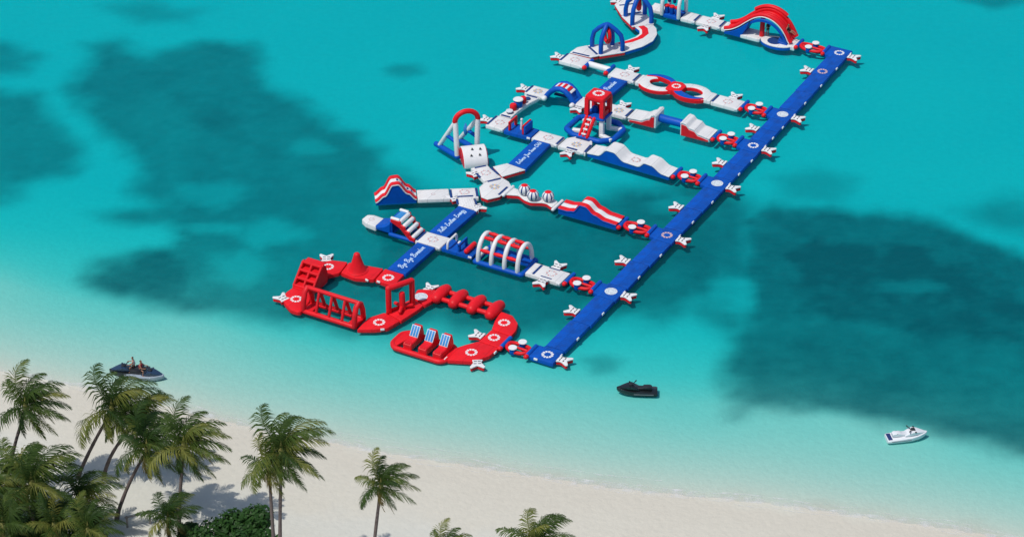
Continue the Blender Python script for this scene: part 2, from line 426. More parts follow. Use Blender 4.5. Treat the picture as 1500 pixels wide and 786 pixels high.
# damp sand near the waterline is warmer and darker than the bleached dry sand
mr = n.new('ShaderNodeMapRange'); mr.inputs[1].default_value = -16; mr.inputs[2].default_value = 2
ad = n.new('ShaderNodeMath'); ad.operation = 'MULTIPLY_ADD'; ad.inputs[1].default_value = 7; 
sub = n.new('ShaderNodeMath'); sub.operation = 'SUBTRACT'; sub.inputs[1].default_value = .5
l.new(nz.outputs['Fac'], sub.inputs[0]); l.new(sub.outputs[0], ad.inputs[0]); l.new(s1.outputs['Fac'], ad.inputs[2]); l.new(ad.outputs[0], mr.inputs[0])
sand = ramp(mr.outputs[0], [(0, (.618, .612, .545)), (.3, (.613, .603, .53)), (.52, (.615, .585, .495)), (.84, (.60, .565, .475)), (1, (.63, .625, .53))])
fn = n.new('ShaderNodeTexNoise'); fn.inputs['Scale'].default_value = 1.6; fn.inputs['Detail'].default_value = 8; fn.inputs['Roughness'].default_value = .65
l.new(tc.outputs['Object'], fn.inputs['Vector'])
mm = n.new('ShaderNodeMix'); mm.data_type = 'RGBA'; mm.blend_type = 'MULTIPLY'; mm.inputs[0].default_value = .25
fr = ramp(fn.outputs['Fac'], [(.3, (.82, .82, .82)), (.7, (1, 1, 1))])
l.new(sand.outputs[0], mm.inputs[6]); l.new(fr.outputs[0], mm.inputs[7])
gm = n.new('ShaderNodeMix'); gm.data_type = 'RGBA'; gm.inputs[7].default_value = (.03, .095, .10, 1)  # sand colour mixed to dark blue-green inside the patches
gn = n.new('ShaderNodeTexNoise'); gn.inputs['Scale'].default_value = .9; gn.inputs['Detail'].default_value = 7; gn.inputs['Roughness'].default_value = .6
mp = n.new('ShaderNodeMapping'); mp.inputs['Scale'].default_value = (.8, 1.0, 1)
l.new(tc.outputs['Object'], mp.inputs[0]); l.new(mp.outputs[0], gn.inputs['Vector'])
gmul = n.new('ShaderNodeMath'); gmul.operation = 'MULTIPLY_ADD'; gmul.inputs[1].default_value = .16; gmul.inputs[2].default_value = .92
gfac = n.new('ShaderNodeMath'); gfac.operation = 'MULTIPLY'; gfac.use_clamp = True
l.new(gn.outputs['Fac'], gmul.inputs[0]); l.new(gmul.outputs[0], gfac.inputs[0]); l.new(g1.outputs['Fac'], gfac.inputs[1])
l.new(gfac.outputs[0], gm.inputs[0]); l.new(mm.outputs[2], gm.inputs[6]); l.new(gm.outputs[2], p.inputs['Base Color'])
p.inputs['Roughness'].default_value = .9; p.inputs['Specular IOR Level'].default_value = .1
bp = n.new('ShaderNodeBump'); bp.inputs['Strength'].default_value = .5; bp.inputs['Distance'].default_value = .12
vo = n.new('ShaderNodeTexNoise'); vo.inputs['Scale'].default_value = 2.2; vo.inputs['Detail'].default_value = 6
l.new(tc.outputs['Object'], vo.inputs['Vector']); l.new(vo.outputs['Fac'], bp.inputs['Height']); l.new(bp.outputs[0], p.inputs['Normal'])
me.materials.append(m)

# water body: clear absorbing volume, a little milky suspended sand, rippled reflecting surface
m, n, l, p = nodemat('lagoon_water'); n.remove(p); out = n['Material Output']
tc = n.new('ShaderNodeTexCoord')
mp = n.new('ShaderNodeMapping'); mp.inputs['Scale'].default_value = (.55, 1.3, 1); mp.inputs['Rotation'].default_value = (0, 0, radians(12))
l.new(tc.outputs['Object'], mp.inputs[0])
w1 = n.new('ShaderNodeTexNoise'); w1.inputs['Scale'].default_value = 1.1; w1.inputs['Detail'].default_value = 6; w1.inputs['Roughness'].default_value = .6
l.new(mp.outputs[0], w1.inputs['Vector'])
bp = n.new('ShaderNodeBump'); bp.inputs['Strength'].default_value = .6; bp.inputs['Distance'].default_value = .12
l.new(w1.outputs['Fac'], bp.inputs['Height'])
tr = n.new('ShaderNodeBsdfTransparent')
df = n.new('ShaderNodeBsdfDiffuse'); df.inputs['Color'].default_value = (.012, .43, .47, 1)
l.new(bp.outputs[0], df.inputs['Normal'])
milky = n.new('ShaderNodeMixShader'); milky.inputs[0].default_value = .07
l.new(tr.outputs[0], milky.inputs[1]); l.new(df.outputs[0], milky.inputs[2])
gl = n.new('ShaderNodeBsdfGlossy'); gl.inputs['Roughness'].default_value = .12
l.new(bp.outputs[0], gl.inputs['Normal'])
fz = n.new('ShaderNodeFresnel'); fz.inputs['IOR'].default_value = 1.33
l.new(bp.outputs[0], fz.inputs['Normal'])
ms = n.new('ShaderNodeMixShader')
fzm = n.new('ShaderNodeMath'); fzm.operation = 'MULTIPLY'; fzm.inputs[1].default_value = .32; l.new(fz.outputs[0], fzm.inputs[0]); l.new(fzm.outputs[0], ms.inputs[0]); l.new(milky.outputs[0], ms.inputs[1]); l.new(gl.outputs[0], ms.inputs[2])
l.new(ms.outputs[0], out.inputs['Surface'])
va = n.new('ShaderNodeVolumeAbsorption'); va.inputs['Color'].default_value = (.0, .936, .973, 1); va.inputs['Density'].default_value = 2.6
l.new(va.outputs[0], out.inputs['Volume'])
try: m.cycles.homogeneous_volume = True
except Exception: pass
bmw = MB(); x0, x1, y0, y1 = -1400, 1400, 100, 3300
bmw.add([(x0, y0, -9), (x1, y0, -9), (x1, y1, -9), (x0, y1, -9), (x0, y0, 0), (x1, y0, 0), (x1, y1, 0), (x0, y1, 0)],
        [(3, 2, 1, 0), (4, 5, 6, 7), (0, 1, 5, 4), (1, 2, 6, 5), (2, 3, 7, 6), (3, 0, 4, 7)])
water = bmw.build('water', m, sharp=0); tag(water, kind='structure')
for pl in water.data.polygons: pl.use_smooth = False

# foam lace along the shoreline
FOAM = nodemat('sea_foam')
m, n, l, p = FOAM
p.inputs['Base Color'].default_value = (.8, .81, .8, 1); p.inputs['Roughness'].default_value = .8
tc = n.new('ShaderNodeTexCoord'); fnz = n.new('ShaderNodeTexNoise'); fnz.inputs['Scale'].default_value = 1.3; fnz.inputs['Detail'].default_value = 7
l.new(tc.outputs['Object'], fnz.inputs['Vector'])
fr = n.new('ShaderNodeMapRange'); fr.inputs[1].default_value = .40; fr.inputs[2].default_value = .72; fr.inputs[4].default_value = .6
l.new(fnz.outputs['Fac'], fr.inputs[0]); l.new(fr.outputs[0], p.inputs['Alpha'])
def foam_line(off, w, x0, x1, sd, z):
    mb = MB(); A = []; B = []; x = x0
    while x < x1:
        ya = shore_y(x) + off + .5 * noise.noise(Vector((x * .25, sd, 0))) + .18 * noise.noise(Vector((x * .9, sd, 4)))
        ww = w * (.35 + .9 * abs(noise.noise(Vector((x * .22, sd, 8)))) * 1.6)
        zz = max(z, ground_z(x, ya) + .02)
        A.append((x, ya - ww / 2, zz)); B.append((x, ya + ww / 2, max(z, ground_z(x, ya + ww / 2) + .02))); x += .4
    k = len(A)
    mb.add(A + B, [(i, i + 1, k + i + 1, k + i) for i in range(k - 1)])
    return mb
fm = MB()
for off, w, sd, a, b in ((.2, 1.0, 1, -60, 60), (.9, .22, 2, -30, 50), (1.7, .16, 3, -14, 12), (-.35, .16, 4, -60, 40)):
    q = foam_line(off, w, a, b, sd * 3.3, .012); fm.add(q.v, q.f)
fo = fm.build('sea_foam', m, sharp=0); tag(fo, 'thin white foam line where the lagoon meets the beach', 'foam', kind='stuff')

# ------------------------------------------------------------------ long blue walkway
JU = [(.55, 'white petal ring', 'flower_white', 'the bridge to the red loop'), (11.7, 'pale round badge', 'disc', 'the white arch tunnel row'), (22.35, 'faint pink petal ring', 'flower_red', 'the striped wave row'),
      (32.75, 'pale round badge', 'disc', 'the white double wave row'), (40.8, 'white petal ring', 'flower_white', 'the balance tube row'), (47.75, 'pale round badge', 'disc', 'the figure-eight row'), (62.2, 'white petal ring', 'flower_white', 'the big red slide row')]
VR, VL, VT = -.42, 1.45, 2.0
edges = []
for i, (u, ename, ek, where) in enumerate(JU):
    u0 = -.42 if i == 0 else u - 1.15; u1 = 63.3 if i == 6 else u + 1.15
    poly = [(u0, VR), (u1, VR)] + ([(u1, VT)] if i == 6 else [(u1, VL), (u + .92, VL), (u + .92, VT)]) + ([(u0, VT)] if i == 0 else [(u - .92, VT), (u - .92, VL), (u0, VL)])
    if i == 0: poly = [(u0, VR), (u1, VR), (u1, VL), (u + .95, VL), (u + .95, VT), (u0, VT)]
    if i == 6: poly = [(u0, VR), (u1, VR), (u1, VT), (u - .95, VT), (u - .95, VL), (u0, VL)]
    t = deck('walkway_junction', f'blue walkway junction with {ename} at {where}', poly, BDECK, 'walkway', 'junctions of the long blue walkway', em=ek, em_at=(u, .6), r=.08,
         patches=[(u + .5, VR, pi / 2)] + ([(u0, 1.2, 0)] if i == 0 else []))
    edges.append((u0, u1))
for i in range(6):
    a, b = edges[i][1], edges[i + 1][0]; k = 2 if b - a < 9 else 3
    for j in range(k):
        u0, u1 = a + (b - a) * j / k, a + (b - a) * (j + 1) / k
        t = deck('walkway_section', (f'plain blue walkway section on the sea side of {JU[i][3]}' if j == 0 else f'plain blue walkway section on the beach side of {JU[i + 1][3]}' if j == k - 1 else f'plain blue walkway section midway between {JU[i][3][4:]} and {JU[i + 1][3][4:]}'), rect(u0, u1, VL, VR), BDECK, 'walkway', 'straight sections of the long blue walkway', r=.06, patches=[((u0 + u1) / 2, VR, pi / 2)])
        if i == 5 and j == 2:
            emblem(t, 'flower_red', *t.L(57.7, .55)); t.o['label'] = 'blue straight walkway section with faint pink petal ring near the top junction'; 

# ------------------------------------------------------------------ X-shaped boarding pads
PAD_TOP = MB().slab([(0, -.50), (.28, -.34), (.50, -.38), (1.02, -.66), (1.20, -.52), (.82, 0), (1.20, .52), (1.02, .66), (.50, .38), (.28, .34), (0, .50), (-.02, 0)], .20, .34, .045, r=.12).mesh('top_pad', WHITE)
PAD_BASE = MB().slab([(.03, -.46), (.28, -.31), (.50, -.35), (1.0, -.62), (1.15, -.5), (.78, 0), (1.15, .5), (1.0, .62), (.50, .35), (.28, .31), (.03, .46), (.0, 0)], -.12, .21, .06, r=.12).mesh('base_pad', RED)
PAD_SLOT = MB().box((0, 0, 0), (.09, .26, .02), .005).mesh('grip_slot', DARK)
def pad(u, v, rot, where, group=None, shared=False):
    t = T('boarding_pad', f'white X-shaped boarding pad {where}', 'boarding pad', u, v, rot, 'X-shaped boarding pads')
    for nm, meh in (('top_pad', PAD_TOP), ('base_pad', PAD_BASE)):
        o = bpy.data.objects.new(nm, meh); COL.objects.link(o); o.parent = t.o
    for x, y in ((.24, -.17), (.24, .17), (.58, -.19), (.58, .19)):
        o = bpy.data.objects.new('grip_slot', PAD_SLOT); COL.objects.link(o); o.parent = t.o; o.location = (x, y, .342)
R0, RL, RN, RF = 0.0, pi, -pi / 2, pi / 2
for u, (_, _, _, where) in zip((.5, 11.8, 22.3, 32.7, 40.75, 47.75, 62.1), JU): pad(u, VR - .02, R0, f'on the outer edge at {where[4:]}')
for k, u in enumerate((7.5, 16.75, 27.3, 36.5, 44.0, 57.4)): pad(u, VL + .05, RL, f'on the inner walkway edge past {JU[k][3]}' if k < 5 else 'on the inner walkway edge before the big red slide row')
pad(-3.0, 24.25, RL - .35, 'on the round red deck at the ladder tunnel')
pad(4.0, 24.6, RF + .55, 'behind the red deck beside the red climbing grid')
pad(4.2, 14.45, RF + .1, 'behind the red deck with the round badge')
pad(.35, 6.75, RL, 'inside the red loop beside the red petal decks')
pad(-2.95, 5.45, RN + .55, 'outside the red loop near the three seats')
pad(18.55, 19.85, RL - .59, 'left of the ribbed white ramp deck')
pad(18.75, 17.95, R0 - .59, 'right of the ribbed white ramp deck')
pad(12.65, 6.5, RF, 'behind the white deck beside the arch tunnel')
pad(10.65, 6.5, RN, 'in front of the white deck beside the arch tunnel')
pad(23.35, 20.35, RL - .45, 'beside the white deck below the climbing hump')
pad(33.1, 24.5, RL, 'at the end of the white deck beside the swing frame')
pad(31.75, 15.1, RN, 'in front of the white deck below the red tower')
pad(40.4, 24.35, RL, 'at the end of the white deck before the blue arch bridge')
pad(39.75, 18.3, RN, 'behind the red tower in front of a white deck')
pad(41.6, 14.8, RF, 'behind the white deck right of the red tower')
pad(48.4, 6.1, RF, 'behind the white deck after the figure-eight track')
pad(48.5, 17.4, RF, 'behind the white deck before the figure-eight track')
pad(47.95, 24.6, RL, 'at the end of the white deck before the white balance tube')
pad(63.1, 14.9, RF, 'behind the white deck before the big red slide')
pad(61.35, 15.0, RN, 'in front of the white deck before the big red slide')
pad(61.9, 25.0, RL, 'beside the white deck behind the far blue arches')

# ------------------------------------------------------------------ wobble bridges with drum steps
def wobble(u, vl, vr, host):
    vc = (vl + vr) / 2; h = (vl - vr) / 2
    t = T('wobble_bridge', f'red ring bridge with white-lidded blue drums from {host} to the walkway', 'bridge', u, vc, 0, 'drum bridges to the long walkway')
    pts = []
    for k in range(28):
        a = 2 * pi * k / 28; c, s_ = cos(a), sin(a)
        pts.append(((h - .35) * math.copysign(abs(c) ** .8, c), .62 * math.copysign(abs(s_) ** .8, s_), .20 + .05 * cos(2 * a)))
    t.put(MB().tube(pts, .17, closed=True), 'ring_tube', RED)
    t.put(MB().tube([(-h + .4, 0, .2), (h - .4, 0, .2)], .13), 'spine_tube', RED)
    for sx in (-1, 1):
        x = sx * (h - .12)
        o = t.put(MB().tube([(x, -.78, .32), (x, .85, .32)], .19, n=12), 'roller', BLUE)
        t.put(MB().tube([(x, -.98, .30), (x, -.84, .31)], .21, n=12), 'roller_cap', RED)
    for x, y in ((-.22, -.58), (.10, .55)):
        d = t.put(MB().lathe([(.22, -.12), (.27, -.05), (.29, .25), (.27, .5), (.2, .52)], (x, y, 0)), 'drum', BLUE)
        t.put(MB().lathe([(.05, .48), (.35, .49), (.38, .54), (.35, .59), (.05, .595)], (x, y, 0)), 'drum_top', WHITE, d)
for u, vl, vr, host in ((.35, 4.65, 1.95, 'the red petal deck'), (11.7, 4.75, 1.95, 'the arch tunnel deck'), (22.35, 5.0, 1.95, 'the striped wave'), (32.75, 4.7, 1.95, 'the white double wave'),
                        (40.9, 4.5, 1.95, 'the white balance ramp'), (47.6, 4.65, 1.95, 'the figure-eight row'), (62.1, 5.1, 1.95, 'the big red slide')):
    wobble(u, vl, vr, host)

# ------------------------------------------------------------------ red loop with cone, climbing grid, ladder tunnel and gate
deck('red_deck', 'red corner deck with white petal ring behind the red climbing grid', [(1.75, 23.35), (2.1, 24.75), (3.15, 25.1), (4.37, 24.35), (4.8, 22.85), (2.93, 22.5)], RDECK, em='flower_white', em_at=(3.25, 23.95), r=.2)
t = deck('red_deck', 'red deck carrying the red cone', [(4.8, 22.8), (5.4, 19.55), (3.45, 19.35), (2.81, 20.9), (2.95, 22.48)], RDECK, r=.15, patches=[(3.15, 19.9, -.3)])
t = T('cone_buoy', 'tall red inflatable cone standing on a red deck', 'cone', 4.0, 21.4, z=ZT)
t.put(MB().lathe([(.80, 0), (.84, .06), (.70, .25), (.53, .75), (.37, 1.25), (.28, 1.6), (.25, 1.70), (.13, 1.79), (.02, 1.81)], n=20), 'cone_body', RED)
t.put(MB().lathe([(.90, 0.0), (.97, .05), (.90, .10), (.6, .11)], n=20), 'base_flange', RED)
deck('red_deck', 'red deck with white petal ring at the foot of the Bye Bye Boredom deck', [(5.45, 19.5), (5.45, 17.5), (3.5, 17.35), (3.35, 18.2), (3.48, 19.3)], RDECK, em='flower_white', em_at=(4.3, 18.45), r=.12, patches=[(3.42, 18.9, -.1)])
deck('red_deck', 'rounded red deck with white petal ring between climbing grid and ladder tunnel', [(-.95, 24.85), (-1.0, 22.95), (-2.3, 22.3), (-4.1, 22.05), (-4.15, 23.0), (-3.3, 24.35), (-2.1, 24.95)], RDECK, em='flower_white', em_at=(-2.45, 23.55), r=.3)

# climbing grid: leaning stack of open cells, two wide and three high
t = T('climbing_grid', 'red inflatable climbing wall of open square cells leaning over red decks', 'climbing wall', .35, 23.95, 0)
t.put(MB().slab([(-1.05, -1.3), (1.05, -1.3), (1.05, 1.25), (-1.05, 1.25)], -.12, .3, .1, .2), 'base', RED)
lean = lambda k: (-1.1 + .52 * k, .38 + .50 * k)        # y, z of shelf front edge k
for k in range(4):
    y, z = lean(k)
    for x in (-.48, .48): t.put(MB().tube([(x - .46, y, z), (x + .46, y, z)], .13, n=8), 'front_tube', RED)
for k in range(3):
    (ya, za), (yb, zb) = lean(k), lean(k + 1)
    for x in (-.95, 0, .95): t.put(MB().tube([(x, ya, za), (x, yb, zb)], .11, n=8), 'upright_tube', RED)
for k in range(4):
    y, z = lean(k)
    t.put(MB().box((0, y + .42, z - .02), (1.85, .8, .12), .05), 'shelf', RED)
t.put(MB().box((0, .38, 1.0), (1.9, .26, 2.0), .09, Matrix.Rotation(-.72, 3, 'X')), 'back_wall', RED)
for x in (-.97, .97):
    t.put(MB().extrude_profile([(-.95, .2), (1.25, .2), (1.25, .9), (1.05, 1.75), (.62, 2.0), (.35, 1.72), (-.3, 1.0)], -.09, .09, .04).xf(Matrix.Translation((x, 0, 0)) @ Matrix.Rotation(pi / 2, 4, 'Z')), 'side_wall', RED)

# ladder tunnel: A-frame cage
t = T('ladder_tunnel', 'red A-frame tunnel of tubes with slanted rungs between two red decks', 'climbing frame', -2.8, 19.6)
N, Fr, x0, x1, zr = -.72, .72, -2.55, 2.6, 2.15
t.put(MB().tube([(x0, N, .15), (x1, N, .15)], .23), 'base_tube', RED)
t.put(MB().tube([(x0, Fr, .15), (x1, Fr, .15)], .23), 'base_tube', RED)
t.put(MB().tube([(x0 + .1, 0, zr), (x1 - .1, 0, zr)], .19), 'ridge_tube', RED)
for x in (x0 + .02, x1 - .02):
    t.put(MB().tube([(x, N, .2), (x, N + .08, 1.1), (x, -.38, 1.85), (x, 0, 2.12), (x, .38, 1.85), (x, Fr - .08, 1.1), (x, Fr, .2)], .24), 'end_arch', RED)
for k in range(1, 4):
    x = x0 + (x1 - x0) * k / 4
    t.put(MB().tube([(x, N, .25), (x, -.06, zr - .08)], .13), 'rung_leg', RED)
    t.put(MB().tube([(x, Fr, .25), (x, .06, zr - .08)], .16), 'rung_leg', RED)
    t.put(MB().tube([(x - .5, Fr - .1, .45), (x + .3, Fr - .1, .45)], .1), 'step_tube', RED)
for x in (x0 + .35, x1 - .35):
    t.put(MB().slab([(x - .45, N), (x + .45, N), (x + .45, Fr), (x - .45, Fr)], -.1, .28, .1), 'end_floor', RED)

deck('red_deck', 'red deck with white petal ring between ladder tunnel and gate', [(-3.95, 16.55), (-3.2, 15.2), (-2.5, 14.35), (-1.05, 14.0), (-.55, 15.85), (-1.9, 16.65)], RDECK, em='flower_white', em_at=(-2.1, 15.45), r=.15, patches=[(-2.8, 14.7, .6)])
deck('red_deck', 'plain red deck under the red square gate', [(-1.0, 13.95), (1.2, 13.55), (2.0, 13.5), (2.5, 14.9), (1.2, 15.35), (-.5, 15.85)], RDECK, r=.12)
t = T('gate_frame', 'tall square red inflatable gate standing over a red deck', 'gate', .6, 14.95, atan2(2.02, 1.1), z=0)
hw = 1.15
for x in (-hw, hw): t.put(MB().tube([(x, 0, .42), (x, 0, 2.75)], .25), 'post', RED)
t.put(MB().tube([(-hw, 0, 2.75), (hw, 0, 2.75)], .25), 'top_beam', RED)
t.put(MB().tube([(-hw + .1, .15, .42), (hw - .1, .15, .42)], .12), 'sill_tube', RED)
t = T('punch_post', 'red padded post with three stub arms inside the square gate', 'obstacle', .55, 14.75, .4, z=ZT)
t.put(MB().lathe([(.24, 0), (.30, .05), (.27, .5), (.26, 1.6), (.2, 1.72), (.05, 1.75)], n=14), 'post', RED)
for k in range(3):
    a = 2 * pi * k / 3 + .4; t.put(MB().tube([(.2 * cos(a), .2 * sin(a), .35), (.85 * cos(a), .85 * sin(a), .28)], .16), 'arm', RED)

# ------------------------------------------------------------------ second red loop
deck('red_deck', 'red deck with pale round badge between gate and red rollers', [(2.05, 13.45), (2.9, 13.2), (4.75, 13.35), (4.5, 14.3), (3.9, 15.3), (2.6, 14.95)], RDECK, em='disc', em_at=(3.05, 14.4), r=.2, em_r=.58)
t = T('roller_bridge', 'row of four fat red cushions joined by twin red tubes', 'obstacle', 4.2, 10.4)
for k, v in enumerate((13.05, 11.37, 9.58, 7.78)):
    x = 10.4 - v
    t.put(MB().tube([(x, -.92, .34), (x, -.5, .42), (x, 0, .46), (x, .5, .42), (x, .92, .34)], [.46, .52, .53, .52, .46], n=14), 'cushion', RED)
    if k < 3:
        for y in (-.62, .62): t.put(MB().tube([(x + .3, y, .3), (x + 1.5, y, .3)], .22), 'link_tube', RED)
deck('red_deck', 'red corner deck with white petal ring after the fat red cushions', [(2.95, 7.1), (4.4, 7.35), (4.3, 6.1), (3.45, 5.1), (2.4, 4.72), (1.5, 4.68), (1.58, 6.65)], RDECK, em='flower_white', em_at=(2.95, 6.2), r=.22)
deck('red_deck', 'red deck with white petal ring at the drum bridge', [(1.56, 6.65), (1.46, 4.68), (-.5, 4.7), (-.48, 6.72)], RDECK, em='flower_white', em_at=(.6, 5.85), r=.06)
deck('red_deck', 'red curved deck with white petal ring beside the three-seat raft', [(-.52, 6.74), (-.54, 4.7), (-1.9, 4.8), (-3.36, 5.65), (-4.2, 7.62), (-2.3, 7.92), (-1.5, 7.45)], RDECK, em='flower_white', em_at=(-2.25, 6.4), r=.12, patches=[(-1.2, 4.72, pi / 2)])
t = T('seat_raft', 'red frame raft with three upright seats facing the beach', 'raft', -3.25, 10.4)
ring = t.P([(-4.55, 12.5), (-4.0, 13.0), (-2.5, 13.0), (-1.95, 12.5), (-1.95, 8.2), (-2.4, 7.85), (-4.0, 7.72), (-4.5, 8.15)])
t.put(MB().tube([(x, y, .12) for x, y in rounded(ring, .3)], .24, closed=True), 'frame_tube', RED)
t.put(MB().slab(t.P([(-4.4, 12.4), (-3.95, 12.95), (-2.5, 12.95), (-2.1, 12.5), (-2.1, 12.0), (-3.0, 12.05)]), -.1, .3, .06), 'end_deck', RDECK)
t.put(MB().slab(t.P([(-4.3, 8.3), (-3.95, 7.75), (-2.4, 7.85), (-2.05, 8.4), (-2.1, 9.1), (-3.3, 9.0)]), -.1, .3, .06), 'end_deck', RDECK)
t.put(MB().box((2.55, -.75, .26), (.1, .5, .2), .03), 'grab_handle', PRINT_W)
for v in (11.35, 9.9, 8.5):
    x = 10.4 - v
    s = t.put(MB().extrude_profile([(-1.15, .15), (1.1, .15), (1.05, .9), (.85, 1.62), (.5, 1.66), (-.02, .92), (-.25, .80), (-1.0, .84), (-1.15, .7)], -.40, .40, .07).xf(Matrix.Translation((x, 0, 0)) @ Matrix.Rotation(pi / 2, 4, 'Z')), 'seat', RED)
    bk = t.put(MB().box((x, .22, 1.30), (.80, 1.0, .06), .02, Matrix.Rotation(radians(56), 3, 'X')), 'back_pad', PALE, s)
    # blue stripes on the sloped back pad
    for k in (-1, 0, 1):
        t.put(MB().box((x + k * .245, .22 - .033, 1.30 + .022), (.18, .9, .03), .01, Matrix.Rotation(radians(56), 3, 'X')), 'stripe', LBLUE, s)
    t.put(MB().box((x, -.95, .82), (.5, .3, .06), .02), 'front_lip', RED, s)

# ------------------------------------------------------------------ lettered sign decks: cursive lettering as flat ribbons
GL = {  # pen strokes in units of x-height; each letter: width, list of strokes
 'a': (.95, [[(.0, .1), (.25, .0), (.75, .95), (.4, 1), (.12, .6), (.15, .1), (.4, .0), (.75, .6), (.75, .15), (.95, .1)]]),
 'b': (.85, [[(0, .1), (.35, 1.2), (.4, 1.95), (.2, 1.9), (.15, .3), (.35, .0), (.65, .3), (.6, .75), (.85, .6)]]),
 'c': (.75, [[(0, .1), (.2, .5), (.6, .9), (.35, 1), (.1, .5), (.3, .0), (.75, .2)]]),
 'd': (1.0, [[(0, .1), (.2, .4), (.7, .95), (.4, 1), (.12, .5), (.35, .0), (.72, .6), (.85, 2.0), (.78, .2), (1.0, .1)]]),
 'e': (.75, [[(0, .1), (.45, .5), (.5, .95), (.25, .95), (.1, .4), (.3, .0), (.75, .2)]]),
 'g': (.95, [[(0, .1), (.7, .95), (.4, 1), (.12, .5), (.35, .05), (.72, .7), (.68, -.7), (.4, -1.0), (.3, -.6), (.95, .15)]]),
 'h': (.95, [[(0, .1), (.35, 1.2), (.4, 1.95), (.22, 1.9), (.18, .0), (.5, .95), (.68, .8), (.7, .1), (.95, .15)]]),
 'i': (.45, [[(0, .1), (.2, .95), (.2, .1), (.45, .15)], [(.24, 1.35), (.3, 1.5)]]),
 'l': (.55, [[(0, .1), (.35, 1.3), (.38, 1.95), (.2, 1.9), (.18, .15), (.55, .15)]]),
 'm': (1.35, [[(0, .6), (.15, .95), (.15, .0), (.4, .95), (.55, .85), (.55, .0), (.8, .95), (1.0, .85), (1.0, .1), (1.35, .15)]]),
 'n': (1.0, [[(0, .6), (.15, .95), (.15, .0), (.45, .95), (.65, .85), (.68, .1), (1.0, .15)]]),
 'o': (.9, [[(0, .1), (.3, .9), (.1, .5), (.35, .0), (.65, .4), (.5, .95), (.35, .9), (.6, .75), (.9, .75)]]),
 'r': (.7, [[(0, .1), (.2, 1.1), (.35, .9), (.5, .9), (.45, .1), (.7, .15)]]),
 's': (.65, [[(0, .1), (.3, 1.05), (.45, .4), (.3, .0), (.05, .15), (.65, .15)]]),
 'u': (.95, [[(0, .6), (.15, .95), (.15, .15), (.4, .0), (.65, .9), (.68, .1), (.95, .15)]]),
 'y': (.95, [[(0, .6), (.15, .95), (.2, .3), (.45, .1), (.7, .95), (.62, -.6), (.35, -1.05), (.28, -.6), (.95, .2)]]),
 'p': (.9, [[(0, .2), (.25, 1), (.1, -1), (.3, .9), (.65, .85), (.6, .1), (.3, .1), (.9, .2)]]),
 'B': (1.5, [[(.35, .0), (.55, 1.9)], [(.0, 1.4), (.3, 2.0), (1.05, 2.1), (1.15, 1.5), (.55, 1.1), (1.2, .9), (1.15, .1), (.5, -.1), (.1, .3)]]),
 'C': (1.5, [[(1.15, 1.6), (.95, 2.1), (.4, 1.7), (.15, .8), (.4, .0), (.95, .1), (1.5, .5)]]),
 'E': (1.4, [[(1.1, 1.7), (.7, 2.1), (.3, 1.7), (.75, 1.1), (.2, .8), (.2, .1), (.7, -.1), (1.4, .4)]]),
 'H': (1.6, [[(.1, 1.6), (.4, 2.1), (.4, .8), (.1, .0)], [(1.2, 2.1), (1.0, .9), (1.1, .05), (1.6, .3)], [(.2, .9), (.7, 1.15), (1.1, 1.0)]]),
 'I': (.9, [[(.1, 1.6), (.6, 2.1), (.5, .3), (.1, .1), (.3, .5), (.9, .5)]]),
 'P': (1.4, [[(.35, -.1), (.55, 1.9)], [(.0, 1.4), (.35, 2.0), (1.1, 2.1), (1.2, 1.4), (.55, .95), (1.0, .7), (1.4, .6)]]),
 'Y': (1.3, [[(.1, 1.7), (.35, 2.0), (.45, 1.2), (.7, 1.1), (1.05, 2.1), (.75, -.4), (.4, -.9), (.3, -.4), (1.3, .6)]]),
}
def lettering(t, text, x, y, length, rot=pi / 2, w=.05, parent=None):
    """text starts at local x,y and runs along direction rot, upright to its left"""
    strokes = []; cx = 0
    for ch in text:
        if ch == ' ': cx += .75; continue
        wd, st = GL[ch]
        for s_ in st: strokes.append([Vector((cx + px + py * .28, py, 0)) for px, py in s_])
        cx += wd
    k = length / cx; mb = MB(); R = Matrix.Rotation(rot, 3, 'Z')
    for st in strokes:
        pts = []
        for i in range(len(st) - 1):           # Catmull-Rom
            p0, p1, p2, p3 = st[max(0, i - 1)], st[i], st[i + 1], st[min(len(st) - 1, i + 2)]
            for j in range(3):
                q = j / 3; pts.append(.5 * ((2 * p1) + (p2 - p0) * q + (2 * p0 - 5 * p1 + 4 * p2 - p3) * q * q + (3 * p1 - p0 - 3 * p2 + p3) * q ** 3))
        pts.append(st[-1]); V = []
        for i, pt in enumerate(pts):
            d = (pts[min(i + 1, len(pts) - 1)] - pts[max(i - 1, 0)]); d = d.normalized() if d.length > 1e-6 else Vector((1, 0, 0))
            nn = Vector((-d.y, d.x, 0)) * (w / k / 2)
            for sg in (1, -1):
                q = R @ ((pt + nn * sg) * k); V.append((x + q.x, y + q.y, ZT + .008))
        mb.add(V, [(2 * i, 2 * i + 1, 2 * i + 3, 2 * i + 2) for i in range(len(pts) - 1)])
    t.put(mb, 'lettering', PRINT_T, parent, sharp=0)

